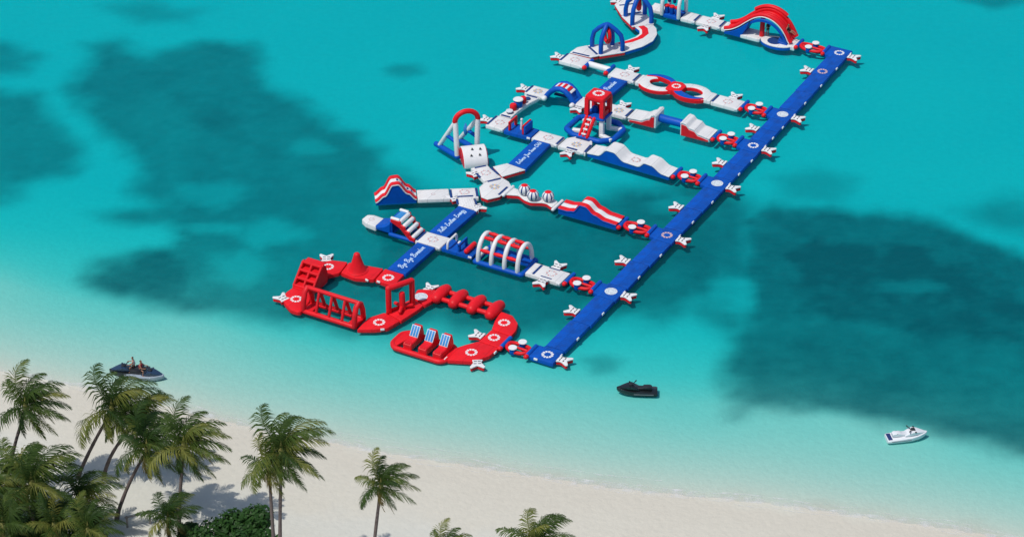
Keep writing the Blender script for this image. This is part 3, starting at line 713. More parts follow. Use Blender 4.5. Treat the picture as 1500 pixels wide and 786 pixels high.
t = deck('lettered_deck', 'blue deck lettered Bye Bye Boredom in pale cursive', rect(5.5, 10.62, 19.3, 17.4), BDECK, r=.06)
lettering(t, 'Bye Bye Boredom', *t.L(6.1, 18.15), 4.0, w=.075)
t = deck('lettered_deck', 'blue deck lettered Hello Endless Energy in pale cursive', [(12.62, 19.3), (12.6, 17.4), (17.75, 17.25), (17.8, 19.2)], BDECK, r=.06)
lettering(t, 'Hello Endless Energy', *t.L(12.95, 18.2), 4.3, w=.075)
t = deck('lettered_deck', 'blue deck lettered Embrace Your Inner Child in pale cursive', [(26.68, 19.05), (26.55, 17.05), (31.85, 17.25), (31.85, 19.1)], BDECK, r=.06)
lettering(t, 'Embrace Your Inner Child', *t.L(27.0, 18.05), 4.5, w=.075)
t = deck('lettered_deck', 'blue deck lettered Paradise in pale cursive behind the red tower', [(41.7, 18.5), (41.7, 16.7), (46.6, 16.6), (46.6, 18.45)], BDECK, r=.06)
lettering(t, 'Paradise', *t.L(43.8, 17.4), 1.95, w=.075)

# ------------------------------------------------------------------ row with the stair slide, hurdles and arch tunnel
row_deck('white deck with dotted ring between the two lettered blue decks and stair slide', 10.65, 12.6, 19.6, 16.95, em='dotted', right=False, left=True)
t = T('stair_slide', 'red-sided stair with white steps and blue top leading to a blue slide', 'slide', 11.6, 20.85)
for y in (-.78, .78): t.put(MB().tube([(-1.35, y, .1), (1.1, y, .1)], .2), 'base_tube', BLUE)
t.put(MB().tube([(-1.35, -.78, .1), (-1.35, .78, .1)], .2), 'base_tube', BLUE)
prof = [(1.25, .1), (1.25, .42), (.75, .62), (.72, .98), (.3, 1.05), (.26, 1.4), (-.12, 1.5), (-.2, 1.82), (-1.15, 1.86), (-1.25, 1.55), (-.6, 1.25), (-.25, 1.1), (.75, .1)]
for y in (-.86, .86): t.put(MB().extrude_profile(prof, y - .10, y + .10, .05), 'side_wall', RED)
for x, z in ((1.0, .48), (.52, .92), (.08, 1.34), (-.32, 1.68)):
    t.put(MB().tube([(x, -.72, z), (x, .72, z)], .2, n=12), 'step', WHITE)
t.put(MB().box((-.78, 0, 1.78), (.62, 1.3, .12), .04), 'top_platform', LBLUE)
for y in (-.78, .78): t.put(MB().tube([(-1.15, y, 1.86), (-.42, y, 1.86)], .15), 'top_rail', WHITE)
t.put(MB().box((-1.28, 0, .9), (.16, 1.4, 1.6), .06), 'back_wall', BLUE)
sl = [(-1.2, 1.62), (-1.5, 1.3), (-1.85, .98), (-2.3, .74), (-2.85, .58), (-2.98, .42), (-2.95, .05), (-1.2, .05)]
t.put(MB().extrude_profile(sl, -.84, .84, .20), 'slide_chute', BLUE)
deck('landing_pad', 'white wedge landing pad at the end of the blue slide', [(10.8, 23.7), (12.45, 23.7), (12.55, 24.9), (12.3, 25.5), (11.35, 25.55), (10.95, 24.9)], WDECK, em='dotted', em_r=.3, r=.15, z1=.42)

def wall_frame(t, x, w, h, mat, hole=True, name='hurdle', th=.16, post=.3):
    """upright inflatable frame across the deck (in the local y-z plane)"""
    if hole:
        mb = MB()
        mb.box((x, -w / 2 + post / 2, ZT + h / 2), (th, post, h), .05); mb.box((x, w / 2 - post / 2, ZT + h / 2), (th, post, h), .05)
        mb.box((x, 0, ZT + h - .14), (th + .01, w, .3), .05)
    else: mb = MB().box((x, 0, ZT + h / 2), (th, w, h), .07)
    return t.put(mb, name, mat)
t = row_deck('blue deck with white bar, blue wall and red roll hurdles', 10.7, 12.55, 16.92, 13.75, BDECK, right=False, name='hurdle_deck')
t.put(MB().tube([(-.95, -.82, .35), (-.95, -.80, .92), (-.95, -.7, 1.05), (-.95, .7, 1.05), (-.95, .80, .92), (-.95, .82, .35)], .11), 'bar_hurdle', WHITE)
t.put(MB().tube([(-.45, .3, .5), (-.45, .5, .5)], .12), 'knob', WHITE)
wall_frame(t, .12, 1.5, .75, BLUE, True)
t.put(MB().tube([(.88, -.7, .55), (.88, .75, .55)], .23, n=12), 'roll_hurdle', RED)

t = T('arch_tunnel', 'tunnel of four white arches with red bars on a blue base', 'tunnel', 11.85, 11.05)
for y in (-1.35, 1.35): t.put(MB().tube([(-2.25, y, .12), (2.3, y, .12)], .24), 'base_tube', BLUE)
for x in (-2.3, 2.35): t.put(MB().tube([(x, -1.35, .12), (x, 1.35, .12)], .22), 'base_tube', BLUE)
t.put(MB().slab([(-2.2, .3), (2.25, .3), (2.25, 1.2), (-2.2, 1.2)], -.08, .24, .05), 'floor', BLUE)
xs = (-1.98, -.66, .64, 1.94); ap = lambda a, rr=1.32: (rr * cos(a), .25 + 2.05 * max(0, sin(a)) ** .85)
for x in xs:
    pts = [(x, *ap(pi * k / 16)) for k in range(17)]
    t.put(MB().tube(pts, .21, n=10), 'arch', WHITE)
for i in range(3):
    xm = (xs[i] + xs[i + 1]) / 2
    for a in (28, 72, 108, 152):
        y, z = ap(radians(180 - a), 1.3)
        t.put(MB().tube([(xm - .44, y, z), (xm, y, z), (xm + .44, y, z)], [.13, .19, .13], n=10), 'cross_bar', RED)
t.put(MB().tube([(-2.3, -.75, .3), (-2.3, .75, .3)], .22), 'entry_roll', WHITE)
row_deck('white deck with dotted ring between arch tunnel and drum bridge', 10.7, 12.65, 8.5, 4.95, em='dotted', left=False, right=False, em_at=(11.75, 6.4))
for o in [o for o in COL.objects if o.get('label', '').startswith('white deck with dotted ring between arch')]:
    tt = T.__new__(T); tt.u, tt.v, tt.rot, tt.o = 11.675, 6.725, 0, o
    strip(tt, (10.8, 7.75), (12.55, 7.75)); strip(tt, (10.95, 7.05), (10.95, 5.9), .12); strip(tt, (12.5, 7.05), (12.5, 5.9), .12)

# ------------------------------------------------------------------ waves (profiled slides)
def wave(label, ua, va, ub, vb, width, prof, side, top, rail=None, name='wave_ramp', th=.12, tread=None, cat='ramp', edge=None, panel=None):
    """solid ramp from (ua,va) to (ub,vb); prof = [(fraction, height)]"""
    L = hypot(ub - ua, vb - va); rot = atan2(ub - ua, -(vb - va))
    t = T(name, label, cat, (ua + ub) / 2, (va + vb) / 2, rot)
    pts = []; n = 44
    for i in range(n + 1):
        f = i / n
        for j in range(len(prof) - 1):
            if prof[j][0] <= f <= prof[j + 1][0]:
                q = (f - prof[j][0]) / (prof[j + 1][0] - prof[j][0]); q = q * q * (3 - 2 * q)
                pts.append((-L / 2 + f * L, prof[j][1] + (prof[j + 1][1] - prof[j][1]) * q)); break
    low = [(x, z - th * .6) for x, z in pts]
    t.put(MB().extrude_profile([(low[0][0] + .03, -.12)] + [(min(max(x, low[0][0] + .03), low[-1][0] - .03), z) for x, z in low] + [(low[-1][0] - .03, -.12)], -width / 2 + .05, width / 2 - .05, .03), 'side_body', side)
    if panel:
        pp = [(x, max(.02, z - .26)) for x, z in pts if -L / 2 + .14 < x < L / 2 - .14]
        for sy in (-1, 1):
            t.put(MB().extrude_profile([(pp[0][0], -.1)] + pp + [(pp[-1][0], -.1)], sy * (width / 2 - .02) - .03, sy * (width / 2 - .02) + .03, .012), 'side_panel', panel)
    def band(y0, y1, dz, nm, mat, thick):
        N_ = []
        for i in range(len(pts)):
            a, b = pts[max(0, i - 1)], pts[min(len(pts) - 1, i + 1)]; d = hypot(b[0] - a[0], b[1] - a[1]); N_.append((-(b[1] - a[1]) / d, (b[0] - a[0]) / d))
        up = [(x + nx_ * dz, z + nz_ * dz) for (x, z), (nx_, nz_) in zip(pts, N_)]; dn = [(x + nx_ * (dz - thick), z + nz_ * (dz - thick)) for (x, z), (nx_, nz_) in zip(pts, N_)]
        t.put(MB().extrude_profile(up + dn[::-1], y0, y1, thick * .22), nm, mat)
    if rail:
        band(-width / 2, width / 2, 0, 'edge_trim', edge or WHITE, th)
        w3 = width * .30
        band(-width / 2 + .03, -width / 2 + w3, .09, 'side_rail', rail, .14); band(width / 2 - w3, width / 2 - .03, .09, 'side_rail', rail, .14)
        band(-width / 2 + w3 + .02, width / 2 - w3 - .02, .02, 'lane', top, .1)
    else:
        band(-width / 2, width / 2, 0, 'top_sheet', top, th)
    return t, pts
t, pts = wave('red and white striped wave slide with blue flank at the white pier end', 15.35, 26.6, 17.55, 23.55, 1.72, [(0, .25), (.22, .85), (.42, 1.95), (.55, 2.0), (.8, 1.0), (1, .36)], BLUE, WHITE, RED, name='wave_slide', cat='slide')
for f in (.55, .68, .8, .9):
    x, z = pts[int(f * 44)]; t.put(MB().box((x, 0, z + .06), (.16, .3, .05), .02), 'foot_hold', NAVY)
wave('red and white striped wave track with blue flanks before the drum bridge', 22.25, 10.95, 22.3, 5.05, 1.75, [(0, .48), (.14, .48), (.26, .62), (.38, 1.45), (.46, 1.45), (.62, .85), (.8, .52), (1, .46)], BLUE, WHITE, RED, name='wave_track', cat='obstacle', edge=BLUE)
t, pts = wave('white double wave ramp with blue flank', 32.8, 13.45, 32.55, 4.75, 1.8, [(0, .36), (.13, .45), (.24, 1.25), (.32, 1.25), (.46, .55), (.62, .5), (.70, 1.05), (.78, 1.0), (.92, .42), (1, .36)], BLUE, WDECK, name='double_wave')
emblem(t, 'dotted', pts[24][0], 0, pts[24][1] + .02, .5)
wave('white ramp with red flank rising to the blue balance tube from the tower side', 40.8, 13.25, 40.85, 10.25, 1.95, [(0, .34), (.45, .42), (.75, .85), (.85, 1.25), (.95, 1.35), (1, 1.2)], WHITE, WDECK, panel=RED)
wave('white ramp with red flank between blue balance tube and drum bridge', 40.85, 7.7, 40.9, 4.6, 1.95, [(0, 1.2), (.06, 1.35), (.18, 1.3), (.32, .95), (.45, .9), (.62, .5), (1, .34)], WHITE, WDECK, panel=RED)
t = T('balance_tube', 'thick blue balance tube between two white ramps', 'balance beam', 40.85, 9.0)
t.put(MB().tube([(-1.5, 0, .62), (1.5, 0, .62)], .40, n=16), 'tube', BLUE)

# ------------------------------------------------------------------ white hub row with swing frame
deck('floating_deck', 'plain white deck between striped wave slide and dotted-ring deck', [(18.35, 24.0), (16.85, 22.98), (18.48, 20.46), (20.0, 21.52)], WDECK, r=.06, strips=[((19.88, 21.3), (18.6, 20.42))], em='dotted', em_r=.22)
deck('floating_deck', 'white deck with dotted ring above the ribbed ramp deck', [(20.05, 21.47), (18.55, 20.42), (19.9, 18.28), (21.45, 19.28)], WDECK, r=.06, em='dotted', em_at=(20.15, 19.95), strips=[((21.3, 19.4), (20.0, 18.48)), ((19.05, 20.15), (19.95, 18.85))])
t = deck('ramp_deck', 'ribbed white ramp deck with pink edges above the Hello Endless Energy deck', [(18.9, 20.05), (19.75, 18.72), (17.9, 17.15), (17.75, 19.2)], WDECK, r=.06, strips=[((18.72, 19.9), (17.9, 19.35)), ((19.5, 18.55), (18.6, 17.8))])
for k in range(7):
    q = k / 6; strip(t, (18.75 + .78 * q, 19.75 - 1.05 * q), (17.98 + .06 * q, 19.12 - 1.75 * q), .10, ZT, WHITE, 'deck_rib')
deck('hub_deck', 'white many-sided hub deck with coloured badge', [(21.55, 19.2), (20.1, 18.15), (20.02, 17.45), (21.0, 16.72), (23.15, 16.72), (23.75, 17.3), (24.1, 18.2), (22.62, 19.2)], WDECK, em='colour', em_at=(22.3, 18.0), base=RED, r=.05, strips=[((22.9, 16.95), (21.15, 16.95)), ((23.9, 18.2), (22.75, 19.05))])
deck('floating_deck', 'white deck with dotted ring below the climbing hump', [(24.2, 21.65), (25.5, 20.6), (24.15, 18.3), (22.66, 19.28)], WDECK, em='dotted', em_at=(24.1, 19.95), r=.05, strips=[((24.35, 21.3), (25.3, 20.55)), ((25.2, 20.1), (24.4, 18.75)), ((23.6, 20.7), (23.1, 19.95))])
deck('ramp_deck', 'white pointed deck with red edge before the Embrace Your Inner Child deck', [(25.45, 19.95), (24.25, 18.3), (26.4, 17.0), (26.62, 19.1)], WDECK, base=RED, r=.05)
rot = atan2(1.9, -1.6 * 1)
t = T('climbing_hump', 'white half-round climbing hump with red ends and dark holds', 'climbing wall', 25.95, 22.25, atan2(1.78, -1.55))
hp = [(-1.15, -.1), (-1.15, .30), (-.95, .75), (-.55, 1.15), (-.05, 1.40), (.5, 1.42), (.95, 1.2), (1.2, .7), (1.2, -.1)]
t.put(MB().extrude_profile(hp, -1.12, 1.12, .05), 'hump_body', WHITE)
for y in (-1.14, 1.14): t.put(MB().extrude_profile([(x * .93, z * .93) for x, z in hp], y - .03, y + .03, .02), 'end_panel', RED)
for x, z, y in ((-.78, .98, -.42), (-.78, .98, .38), (-.3, 1.34, -.55), (-.25, 1.36, .2)):
    t.put(MB().add([(0, -.14, .02), (0, .14, .02), (.24, 0, .02), (.06, 0, .14)], [(0, 1, 3), (1, 2, 3), (2, 0, 3), (0, 2, 1)]).xf(Matrix.Translation((x, y, z)) @ Matrix.Rotation(radians(-45), 4, 'Y')), 'hold', DARK, sharp=20)
t = T('swing_frame', 'tall white A-frame swing with red arched top and blue floats', 'swing', 26.9, 24.3)
LA = dict(front=t.L(25.75, 23.95), rear=t.L(26.85, 26.75), top=t.L(26.15, 24.35)); RA = dict(front=t.L(27.75, 22.95), rear=t.L(28.8, 25.7), top=t.L(27.75, 22.85))
for A in (LA, RA):
    f, r_, p_ = Vector((*A['front'], .1)), Vector((*A['rear'], .1)), Vector((*A['top'], 3.45))
    t.put(MB().tube([f + (f - r_).normalized() * .1, r_ + (r_ - f).normalized() * .2], .27, n=12), 'float_tube', BLUE)
    t.put(MB().tube([f + Vector((0, 0, .15)), p_], .25, n=12), 'leg', WHITE)
    rr = r_ + (f - r_) * .12
    t.put(MB().tube([rr + Vector((0, 0, .1)), p_ + (rr - p_).normalized() * .25], .22, n=12), 'leg', WHITE)
    a, b = f.lerp(p_, .42), rr.lerp(p_, .46)
    t.put(MB().tube([a, b], .19), 'brace_tube', BLUE)
a, b = Vector((*LA['top'], 3.5)), Vector((*RA['top'], 3.5)); mid = (a + b) / 2; hh = (b - a) / 2
t.put(MB().tube([mid - hh * cos(pi * k / 12) * 1.02 + Vector((0, 0, .95 * sin(pi * k / 12))) for k in range(13)], .25, n=12), 'top_arch', RED)
q = Vector((*RA['top'], 3.2)).lerp(Vector((*RA['rear'], .3)), .45)
t.put(MB().lathe([(.03, .75), (.18, .35), (.24, 0), (.16, -.4), (.03, -.6)], q + Vector((-.25, -.1, -.2)), 10), 'hanging_bag', LBLUE)

# serpentine deck with beach balls
near = [(21.45, 16.6), (21.6, 16.2), (22.0, 15.3), (21.55, 14.55), (21.42, 13.75), (21.9, 12.85), (22.0, 12.45), (21.6, 11.6)]
far = [(22.75, 11.6), (23.1, 12.2), (22.75, 13.1), (22.75, 13.6), (23.1, 14.6), (23.05, 15.2), (22.9, 15.9), (23.05, 16.6)]
t = deck('wavy_deck', 'white wavy deck with red edge carrying three beach balls', near + far, WDECK, base=RED, r=.25)
for v in (16.52, 11.38):
    x, y = t.L(22.2, v); t.put(MB().tube([(x, y - .9, .3), (x, y + .9, .3)], .17), 'end_roll', WHITE)
def ball(u, v, where):
    t = T('beach_ball', f'white and navy striped ball with red cap {where} of the wavy deck', 'ball', u, v, random.random(), 'striped balls on the wavy deck', z=ZT)
    R = .56; n = 24; cz = .50
    segs = {}
    def mat_of(i, j):
        if j >= 8: return RED
        if i % 3 == 0 and 1 <= j: return NAVY
        return WHITE
    prof = [(-75 + 165 * j / 10) for j in range(11)]
    groups = {}
    for i in range(n):
        for j in range(10):
            mt = mat_of(i, j)
            groups.setdefault(mt.name, (mt, MB()))[1].add(
                [(R * cos(radians(la)) * cos(2 * pi * ii / n), R * cos(radians(la)) * sin(2 * pi * ii / n), cz + R * .95 * sin(radians(la))) for ii, la in ((i, prof[j]), (i + 1, prof[j]), (i + 1, prof[j + 1]), (i, prof[j + 1]))], [(0, 1, 2, 3)])
    for nm, (mt, mb) in groups.items():
        o = t.put(mb, {'red_vinyl': 'red_cap', 'navy_webbing': 'navy_stripes', 'white_vinyl': 'white_stripes'}[nm], mt, sharp=0)
        bm = bmesh.new(); bm.from_mesh(o.data); bmesh.ops.remove_doubles(bm, verts=bm.verts, dist=.002); bm.to_mesh(o.data); bm.free()
ball(22.45, 14.95, 'on the back bend'); ball(21.95, 13.8, 'on the front bend'); ball(22.45, 12.5, 'on the end bend')

# ------------------------------------------------------------------ row with red hurdles and the tower
row_deck('white end deck with dotted ring beside the swing frame', 32.0, 34.25, 24.5, 22.52, em='dotted', left=True, right=False)
t = row_deck('blue deck with two red window hurdles and a white skittle', 31.9, 33.8, 22.45, 19.5, BDECK, right=False, name='hurdle_deck')
wall_frame(t, -.95, 1.5, .95, RED, True); wall_frame(t, .55, 1.55, .95, RED, True); wall_frame(t, .72, 1.5, .9, BLUE, False)
t.put(MB().box((.55, 0, .62), (.13, .3, .62), .05), 'middle_post', RED)
t.put(MB().lathe([(.14, 0), (.16, .08), (.12, .45), (.11, .8), (.05, .95), (.13, 1.02), (.1, 1.16), (.02, 1.2)], (-.05, .1, ZT), 12), 'skittle', WHITE)
row_deck('white deck with dotted ring above the Embrace Your Inner Child deck', 31.85, 33.6, 19.42, 16.62, em='dotted', right=True)
deck('floating_deck', 'white deck with coloured badge below the red tower', [(31.8, 16.55), (31.85, 13.6), (33.6, 13.75), (34.25, 14.1), (34.25, 15.9), (33.6, 16.5)], WDECK, em='colour', em_at=(32.9, 15.1), r=.06, strips=[((31.95, 13.75), (33.5, 13.85)), ((32.0, 15.7), (32.0, 14.5)), ((34.05, 15.8), (34.05, 14.25))], patches=[(31.8, 14.0, 0)])

t = T('slide_tower', 'red roofed play tower with ladder on a blue octagonal float', 'tower', 36.6, 14.95)
oc = t.P([(35.4, 17.5), (37.9, 17.5), (38.75, 16.4), (38.75, 13.6), (37.8, 12.6), (35.6, 12.6), (34.65, 13.6), (34.65, 16.4)])
t.put(MB().tube([(x, y, .14) for x, y in rounded(oc, .18)], .29, closed=True, n=12), 'float_ring', BLUE)
cx, cy = t.L(36.5, 14.7)
h = .92
for sx in (-1, 1):
    for sy in (-1, 1):
        t.put(MB().box((cx + sx * .78, cy + sy * .72, .95), (.4, .36, 1.75), .12), 'stilt', WHITE)
        t.put(MB().box((cx + sx * 1.42, cy + sy * 1.0, .22), (1.45, .5, .36), .1, Matrix.Rotation(sx * sy * .28, 3, 'Z')), 'outrigger', WHITE)
t.put(MB().slab([(cx - 1.1, cy - 1.05), (cx + 1.1, cy - 1.05), (cx + 1.1, cy + 1.05), (cx - 1.1, cy + 1.05)], 1.78, 2.06, .12, .25), 'platform', BLUE)
for sx in (-1, 1):
    for sy in (-1, 1): t.put(MB().box((cx + sx * .80, cy + sy * .76, 2.95), (.40, .38, 1.9), .12), 'post', RED)
t.put(MB().slab([(cx - 1.0, cy - .96), (cx + 1.0, cy - .96), (cx + 1.0, cy + .96), (cx - 1.0, cy + .96)], 3.6, 4.18, .18, .25), 'roof', RED)
emblem(t, 'flower_white', cx, cy, 4.18, .62)
t.put(MB().box((cx, cy + .80, 2.7), (.42, .16, 1.6), .06), 'back_panel', RED)
t.put(MB().box((cx, cy + .74, 2.3), (1.5, .14, .55), .06), 'back_rail', RED); t.put(MB().box((cx + .82, cy, 2.3), (.14, 1.3, .55), .06), 'side_rail', RED)
t.put(MB().lathe([(.3, 0), (.34, .1), (.28, .5), (.1, .6)], (cx - .45, cy + .2, 2.04), 12), 'inner_cushion', BLUE)
a, b = Vector((cx - .52, cy - 1.95, .32)), Vector((cx - .30, cy - 1.0, 1.98)); d = (b - a); ax = Vector((.97, -.1, 0))
for s_ in (-.42, .42): t.put(MB().tube([a + ax * s_, b + ax * s_], .17), 'ladder_rail', RED)
t.put(MB().tube([a + d * .02, a + d * .98], .16), 'ladder_core', RED)
for k in range(4):
    q = a + d * (.14 + .25 * k); t.put(MB().box(q + Vector((0, -.16, .05)), (.44, .14, .2), .05, Matrix.Rotation(-.2, 3, 'X')), 'ladder_step', WHITE)

# ------------------------------------------------------------------ drum beam, arch bridge, balance row
t = deck('drum_beam', 'narrow white beam carrying red and blue drums', [(34.35, 24.35), (34.35, 23.0), (36.0, 23.05), (38.0, 22.85), (39.35, 22.5), (39.35, 24.1), (37.5, 24.05), (36.0, 24.1)], WDECK, r=.2, strips=[((34.5, 24.15), (34.5, 23.1)), ((39.2, 23.95), (39.2, 22.7))])
def drum(u, v, r_, h_, mat, label, top=None):
    t = T('drum', label, 'drum', u, v, 0, 'drums on the white beam', z=ZT)
    d = t.put(MB().lathe([(r_ * .85, 0), (r_, .08), (r_ * 1.02, h_ * .5), (r_, h_ - .1), (r_ * .8, h_), (.05, h_ + .01)], n=16), 'drum_body', mat)
    if top: t.put(MB().lathe([(.05, h_ + .0), (r_ * 1.15, h_ + .01), (r_ * 1.2, h_ + .06), (r_ * 1.1, h_ + .12), (.05, h_ + .125)], n=16), 'drum_top', top)
drum(35.95, 23.6, .34, .62, RED, 'red drum on the white beam nearer the swing frame')
drum(36.75, 23.5, .42, .72, BLUE, 'big blue drum with white lid on the white beam', WHITE)
drum(37.65, 23.45, .32, .62, RED, 'red drum on the white beam beside the blue lidded drum, away from the swing frame')
drum(35.2, 23.6, .3, .16, NAVY, 'low navy drum on the white beam next to the dotted-ring deck', PALE)
drum(38.5, 23.42, .3, .14, NAVY, 'low navy drum on the white beam next to the arch bridge deck')
row_deck('white deck with coloured badge between drum beam and blue arch bridge', 39.5, 41.3, 24.4, 22.2, em='colour', left=True, right=False)
t = T('arch_bridge', 'blue arched bridge with red and white steps', 'bridge', 40.6, 20.6)
av = [(-1.55, .25), (-1.3, .6), (-.95, 1.0), (-.5, 1.32), (0, 1.45), (.5, 1.32), (.95, .95), (1.25, .55), (1.5, .2)]
for y in (-.62, .62): t.put(MB().tube([(x, y, z) for x, z in av], .27, n=12), 'side_tube', BLUE)
t.put(MB().extrude_profile([(x, z + .06) for x, z in av] + [(x, z - .12) for x, z in av[::-1]], -.5, .5, .04), 'tread_base', BLUE)
for k in range(7):
    f = -.62 + k * .27; x = f; z = .1 + 1.45 * sqrt(max(0, 1 - (x / 1.62) ** 2)) ; sl = atan2(-1.45 * x / 1.62 ** 2, sqrt(max(.05, 1 - (x / 1.62) ** 2)))
    t.put(MB().box((x, 0, z - .02), (.26, .86, .12), .04, Matrix.Rotation(-sl, 3, 'Y')), 'step', WHITE if k % 2 == 0 else RED)
for x in (-1.55, 1.5):
    t.put(MB().tube([(x, -.8, .22), (x, .8, .22)], .2), 'end_roll', BLUE)
    t.put(MB().tube([(x, -1.12, .22), (x, -.95, .22)], .26), 'end_ball', WHITE)
t.put(MB().slab([(-1.3, .45), (1.3, .45), (1.3, .85), (-1.3, .85)], -.08, .1, .05), 'base_float', NAVY)
row_deck('plain white deck half hidden behind the red tower', 39.8, 41.62, 19.0, 15.95, right=False, near=False)
row_deck('white deck with coloured badge right of the red tower', 39.85, 41.68, 15.88, 13.35, em='colour')

# ------------------------------------------------------------------ figure-eight row
row_deck('white end deck with dotted ring before the white balance tube', 47.0, 49.0, 24.6, 21.85, em='dotted', left=True, right=False)
t = T('balance_tube', 'thin white balance tube between two blue rollers', 'balance beam', 47.9, 20.45)
t.put(MB().tube([(-1.1, .05, .25), (1.1, -.05, .25)], .33, n=14), 'tube', WHITE)
for x in (-1.2, 1.2):
    t.put(MB().tube([(x, -.75, .3), (x, .8, .3)], .22), 'roller', BLUE); t.put(MB().tube([(x, -.98, .3), (x, -.85, .3)], .24), 'roller_cap', RED)
row_deck('white deck with dotted ring before the figure-eight track', 46.7, 48.55, 18.95, 16.0, em='dotted')
t = T('figure_eight_track', 'figure-eight track with white and blue bands around a red centre', 'obstacle', 47.6, 11.85)
def arcband(cx, cy, ax, ay, bx, by, ox, oy, a0, a1, n=20, taper=None):
    if taper is not None:
        A = [a0 + (a1 - a0) * k / n for k in range(n + 1)]
        def q(a): return max(.06, min(1, abs(a - taper) / 75.0)) ** .7
        o = [(cx + ax * cos(radians(a)), cy + ay * sin(radians(a))) for a in A]
        i = [(o_[0] + (ox + bx * cos(radians(a)) - o_[0]) * q(a), o_[1] + (oy + by * sin(radians(a)) - o_[1]) * q(a)) for a, o_ in zip(A, o)]
        return o + i[::-1]
    o = [(cx + ax * cos(a), cy + ay * sin(a)) for a in [radians(a0 + (a1 - a0) * k / n) for k in range(n + 1)]]
    i = [(ox + bx * cos(a), oy + by * sin(a)) for a in [radians(a0 + (a1 - a0) * k / n) for k in range(n + 1)]]
    return o + i[::-1]
# local x = row direction, y = away.  left lobe centre (-1.95,.05), right lobe centre (1.75,-.1)
lc, rc = (-1.95, .0), (1.75, -.05)
def band_pair(poly, topm, sidem, z1, nm):
    s_ = t.put(MB().slab(poly, -.12, z1 - .06, .05), nm + '_side', sidem)
    t.put(MB().slab(offset(ccw(poly), .07), z1 - .10, z1, .03), nm + '_top', topm, s_)
band_pair(arcband(*lc, 2.05, 1.65, 1.05, .76, -1.75, .15, 118, 352), WDECK, RED, .34, 'near_band')
band_pair(arcband(*lc, 1.95, 1.65, 1.05, .76, -1.75, .15, 5, 150, taper=158), BLUE, RED, .46, 'far_crescent')
band_pair(arcband(*rc, 2.05, 1.65, 1.05, .76, 1.75, .0, -62, 172), WDECK, RED, .34, 'far_band')
band_pair(arcband(*rc, 1.95, 1.6, 1.05, .76, 1.75, .0, 185, 330, taper=338), BLUE, RED, .46, 'near_crescent')
t.put(MB().slab([(-.75, -.95), (.0, -1.05), (.85, -.7), (.95, .55), (.2, 1.05), (-.75, .8)], -.1, .5, .1, .25), 'centre_pad', RDECK)
emblem(t, 'flower_white', 0.05, 0, .5, .5)
t.put(MB().slab([(-4.05, -.92), (-3.2, -1.0), (-3.0, .85), (-4.05, .88)], -.12, .325, .08, .1), 'entry_deck', WDECK)
t.put(MB().slab([(4.12, -.92), (3.1, -.95), (3.0, .88), (4.12, .82)], -.12, .325, .08, .1), 'exit_deck', WDECK)
row_deck('white deck with dotted ring between figure-eight track and drum bridge', 46.55, 48.38, 7.65, 4.7, em='dotted', left=True, right=False)

# ------------------------------------------------------------------ arch platforms at the far end
deck('curved_deck', 'plain white curved deck before the blue arch with red ring', [(49.1, 24.45), (50.5, 24.3), (51.4, 23.6), (49.98, 21.5), (49.2, 22.1)], WDECK, base=RED, r=.15, strips=[((51.2, 23.4), (50.05, 21.75)), ((49.28, 24.25), (49.35, 22.25))])
def arch_platform(poly, legs, label, hang):
    cu = sum(p[0] for p in poly) / 4; cv = sum(p[1] for p in poly) / 4
    t = T('arch_platform', label, 'arch', cu, cv)
    P = t.P(poly)
    t.put(MB().slab(P, -.14, .20, .05, .1), 'side_wall', RED); t.put(MB().slab(offset(ccw(P), -.01), .18, .31, .04, .1), 'top_pad', WDECK)
    lp = [Vector((*t.L(*q), .3)) for q in legs]; c = sum(lp, Vector()) / 4; c.z = 3.05
    for q in lp:
        t.put(MB().tube([q, q + Vector((0, 0, .9)), q.lerp(c, .12) + Vector((0, 0, 1.35)), q.lerp(c, .45) + Vector((0, 0, .98)), q.lerp(c, .8) + Vector((0, 0, .42)), c], .235, n=12), 'leg', BLUE)
    if hang == 'ring':
        d = (lp[1] - lp[0]).normalized(); pts = [c + Vector((0, 0, -1.25)) + d * (.52 * cos(2 * pi * k / 20)) + Vector((0, 0, .72 * sin(2 * pi * k / 20))) for k in range(20)]
        t.put(MB().tube(pts, .2, closed=True), 'hanging_ring', RED)
    else:
        t.put(MB().lathe([(.05, .0), (.24, -.2), (.3, -.8), (.25, -1.3), (.05, -1.5)], c + Vector((0, 0, -.3)), 12), 'hanging_bag', RED)
    return t
arch_platform([(51.44, 23.57), (49.97, 21.45), (51.98, 19.62), (53.3, 21.55)], [(51.45, 23.1), (50.45, 21.6), (52.1, 20.0), (52.8, 21.5)], 'blue four-legged arch with hanging red ring on white platform', 'ring')
outer = [(52.05, 19.6), (53.9, 18.6), (55.5, 18.25), (57.0, 18.55), (58.1, 19.2), (58.7, 19.9)]
inner = [(57.4, 21.35), (56.9, 20.5), (56.2, 20.15), (55.4, 20.2), (54.3, 20.65), (53.25, 21.4)]
t = deck('curved_deck', 'white curved deck with red inner lane between the two blue arches', outer + inner, WDECK, base=BLUE, r=.15)
lane = [(53.3, 21.15), (54.3, 20.45), (55.4, 19.95), (56.3, 19.9), (57.1, 20.35), (57.55, 21.0), (58.0, 20.6), (57.7, 20.0), (56.7, 19.35), (55.5, 19.4), (54.2, 19.95), (53.2, 20.75)]
t.put(MB().slab(t.P(lane), .30, .345, .015), 'red_lane', RDECK)
arch_platform([(58.95, 23.6), (57.3, 21.5), (58.95, 19.85), (60.85, 21.8)], [(59.1, 23.2), (57.65, 21.7), (59.0, 20.2), (60.5, 21.7)], 'blue four-legged arch with hanging red bag at the far end', 'bag')
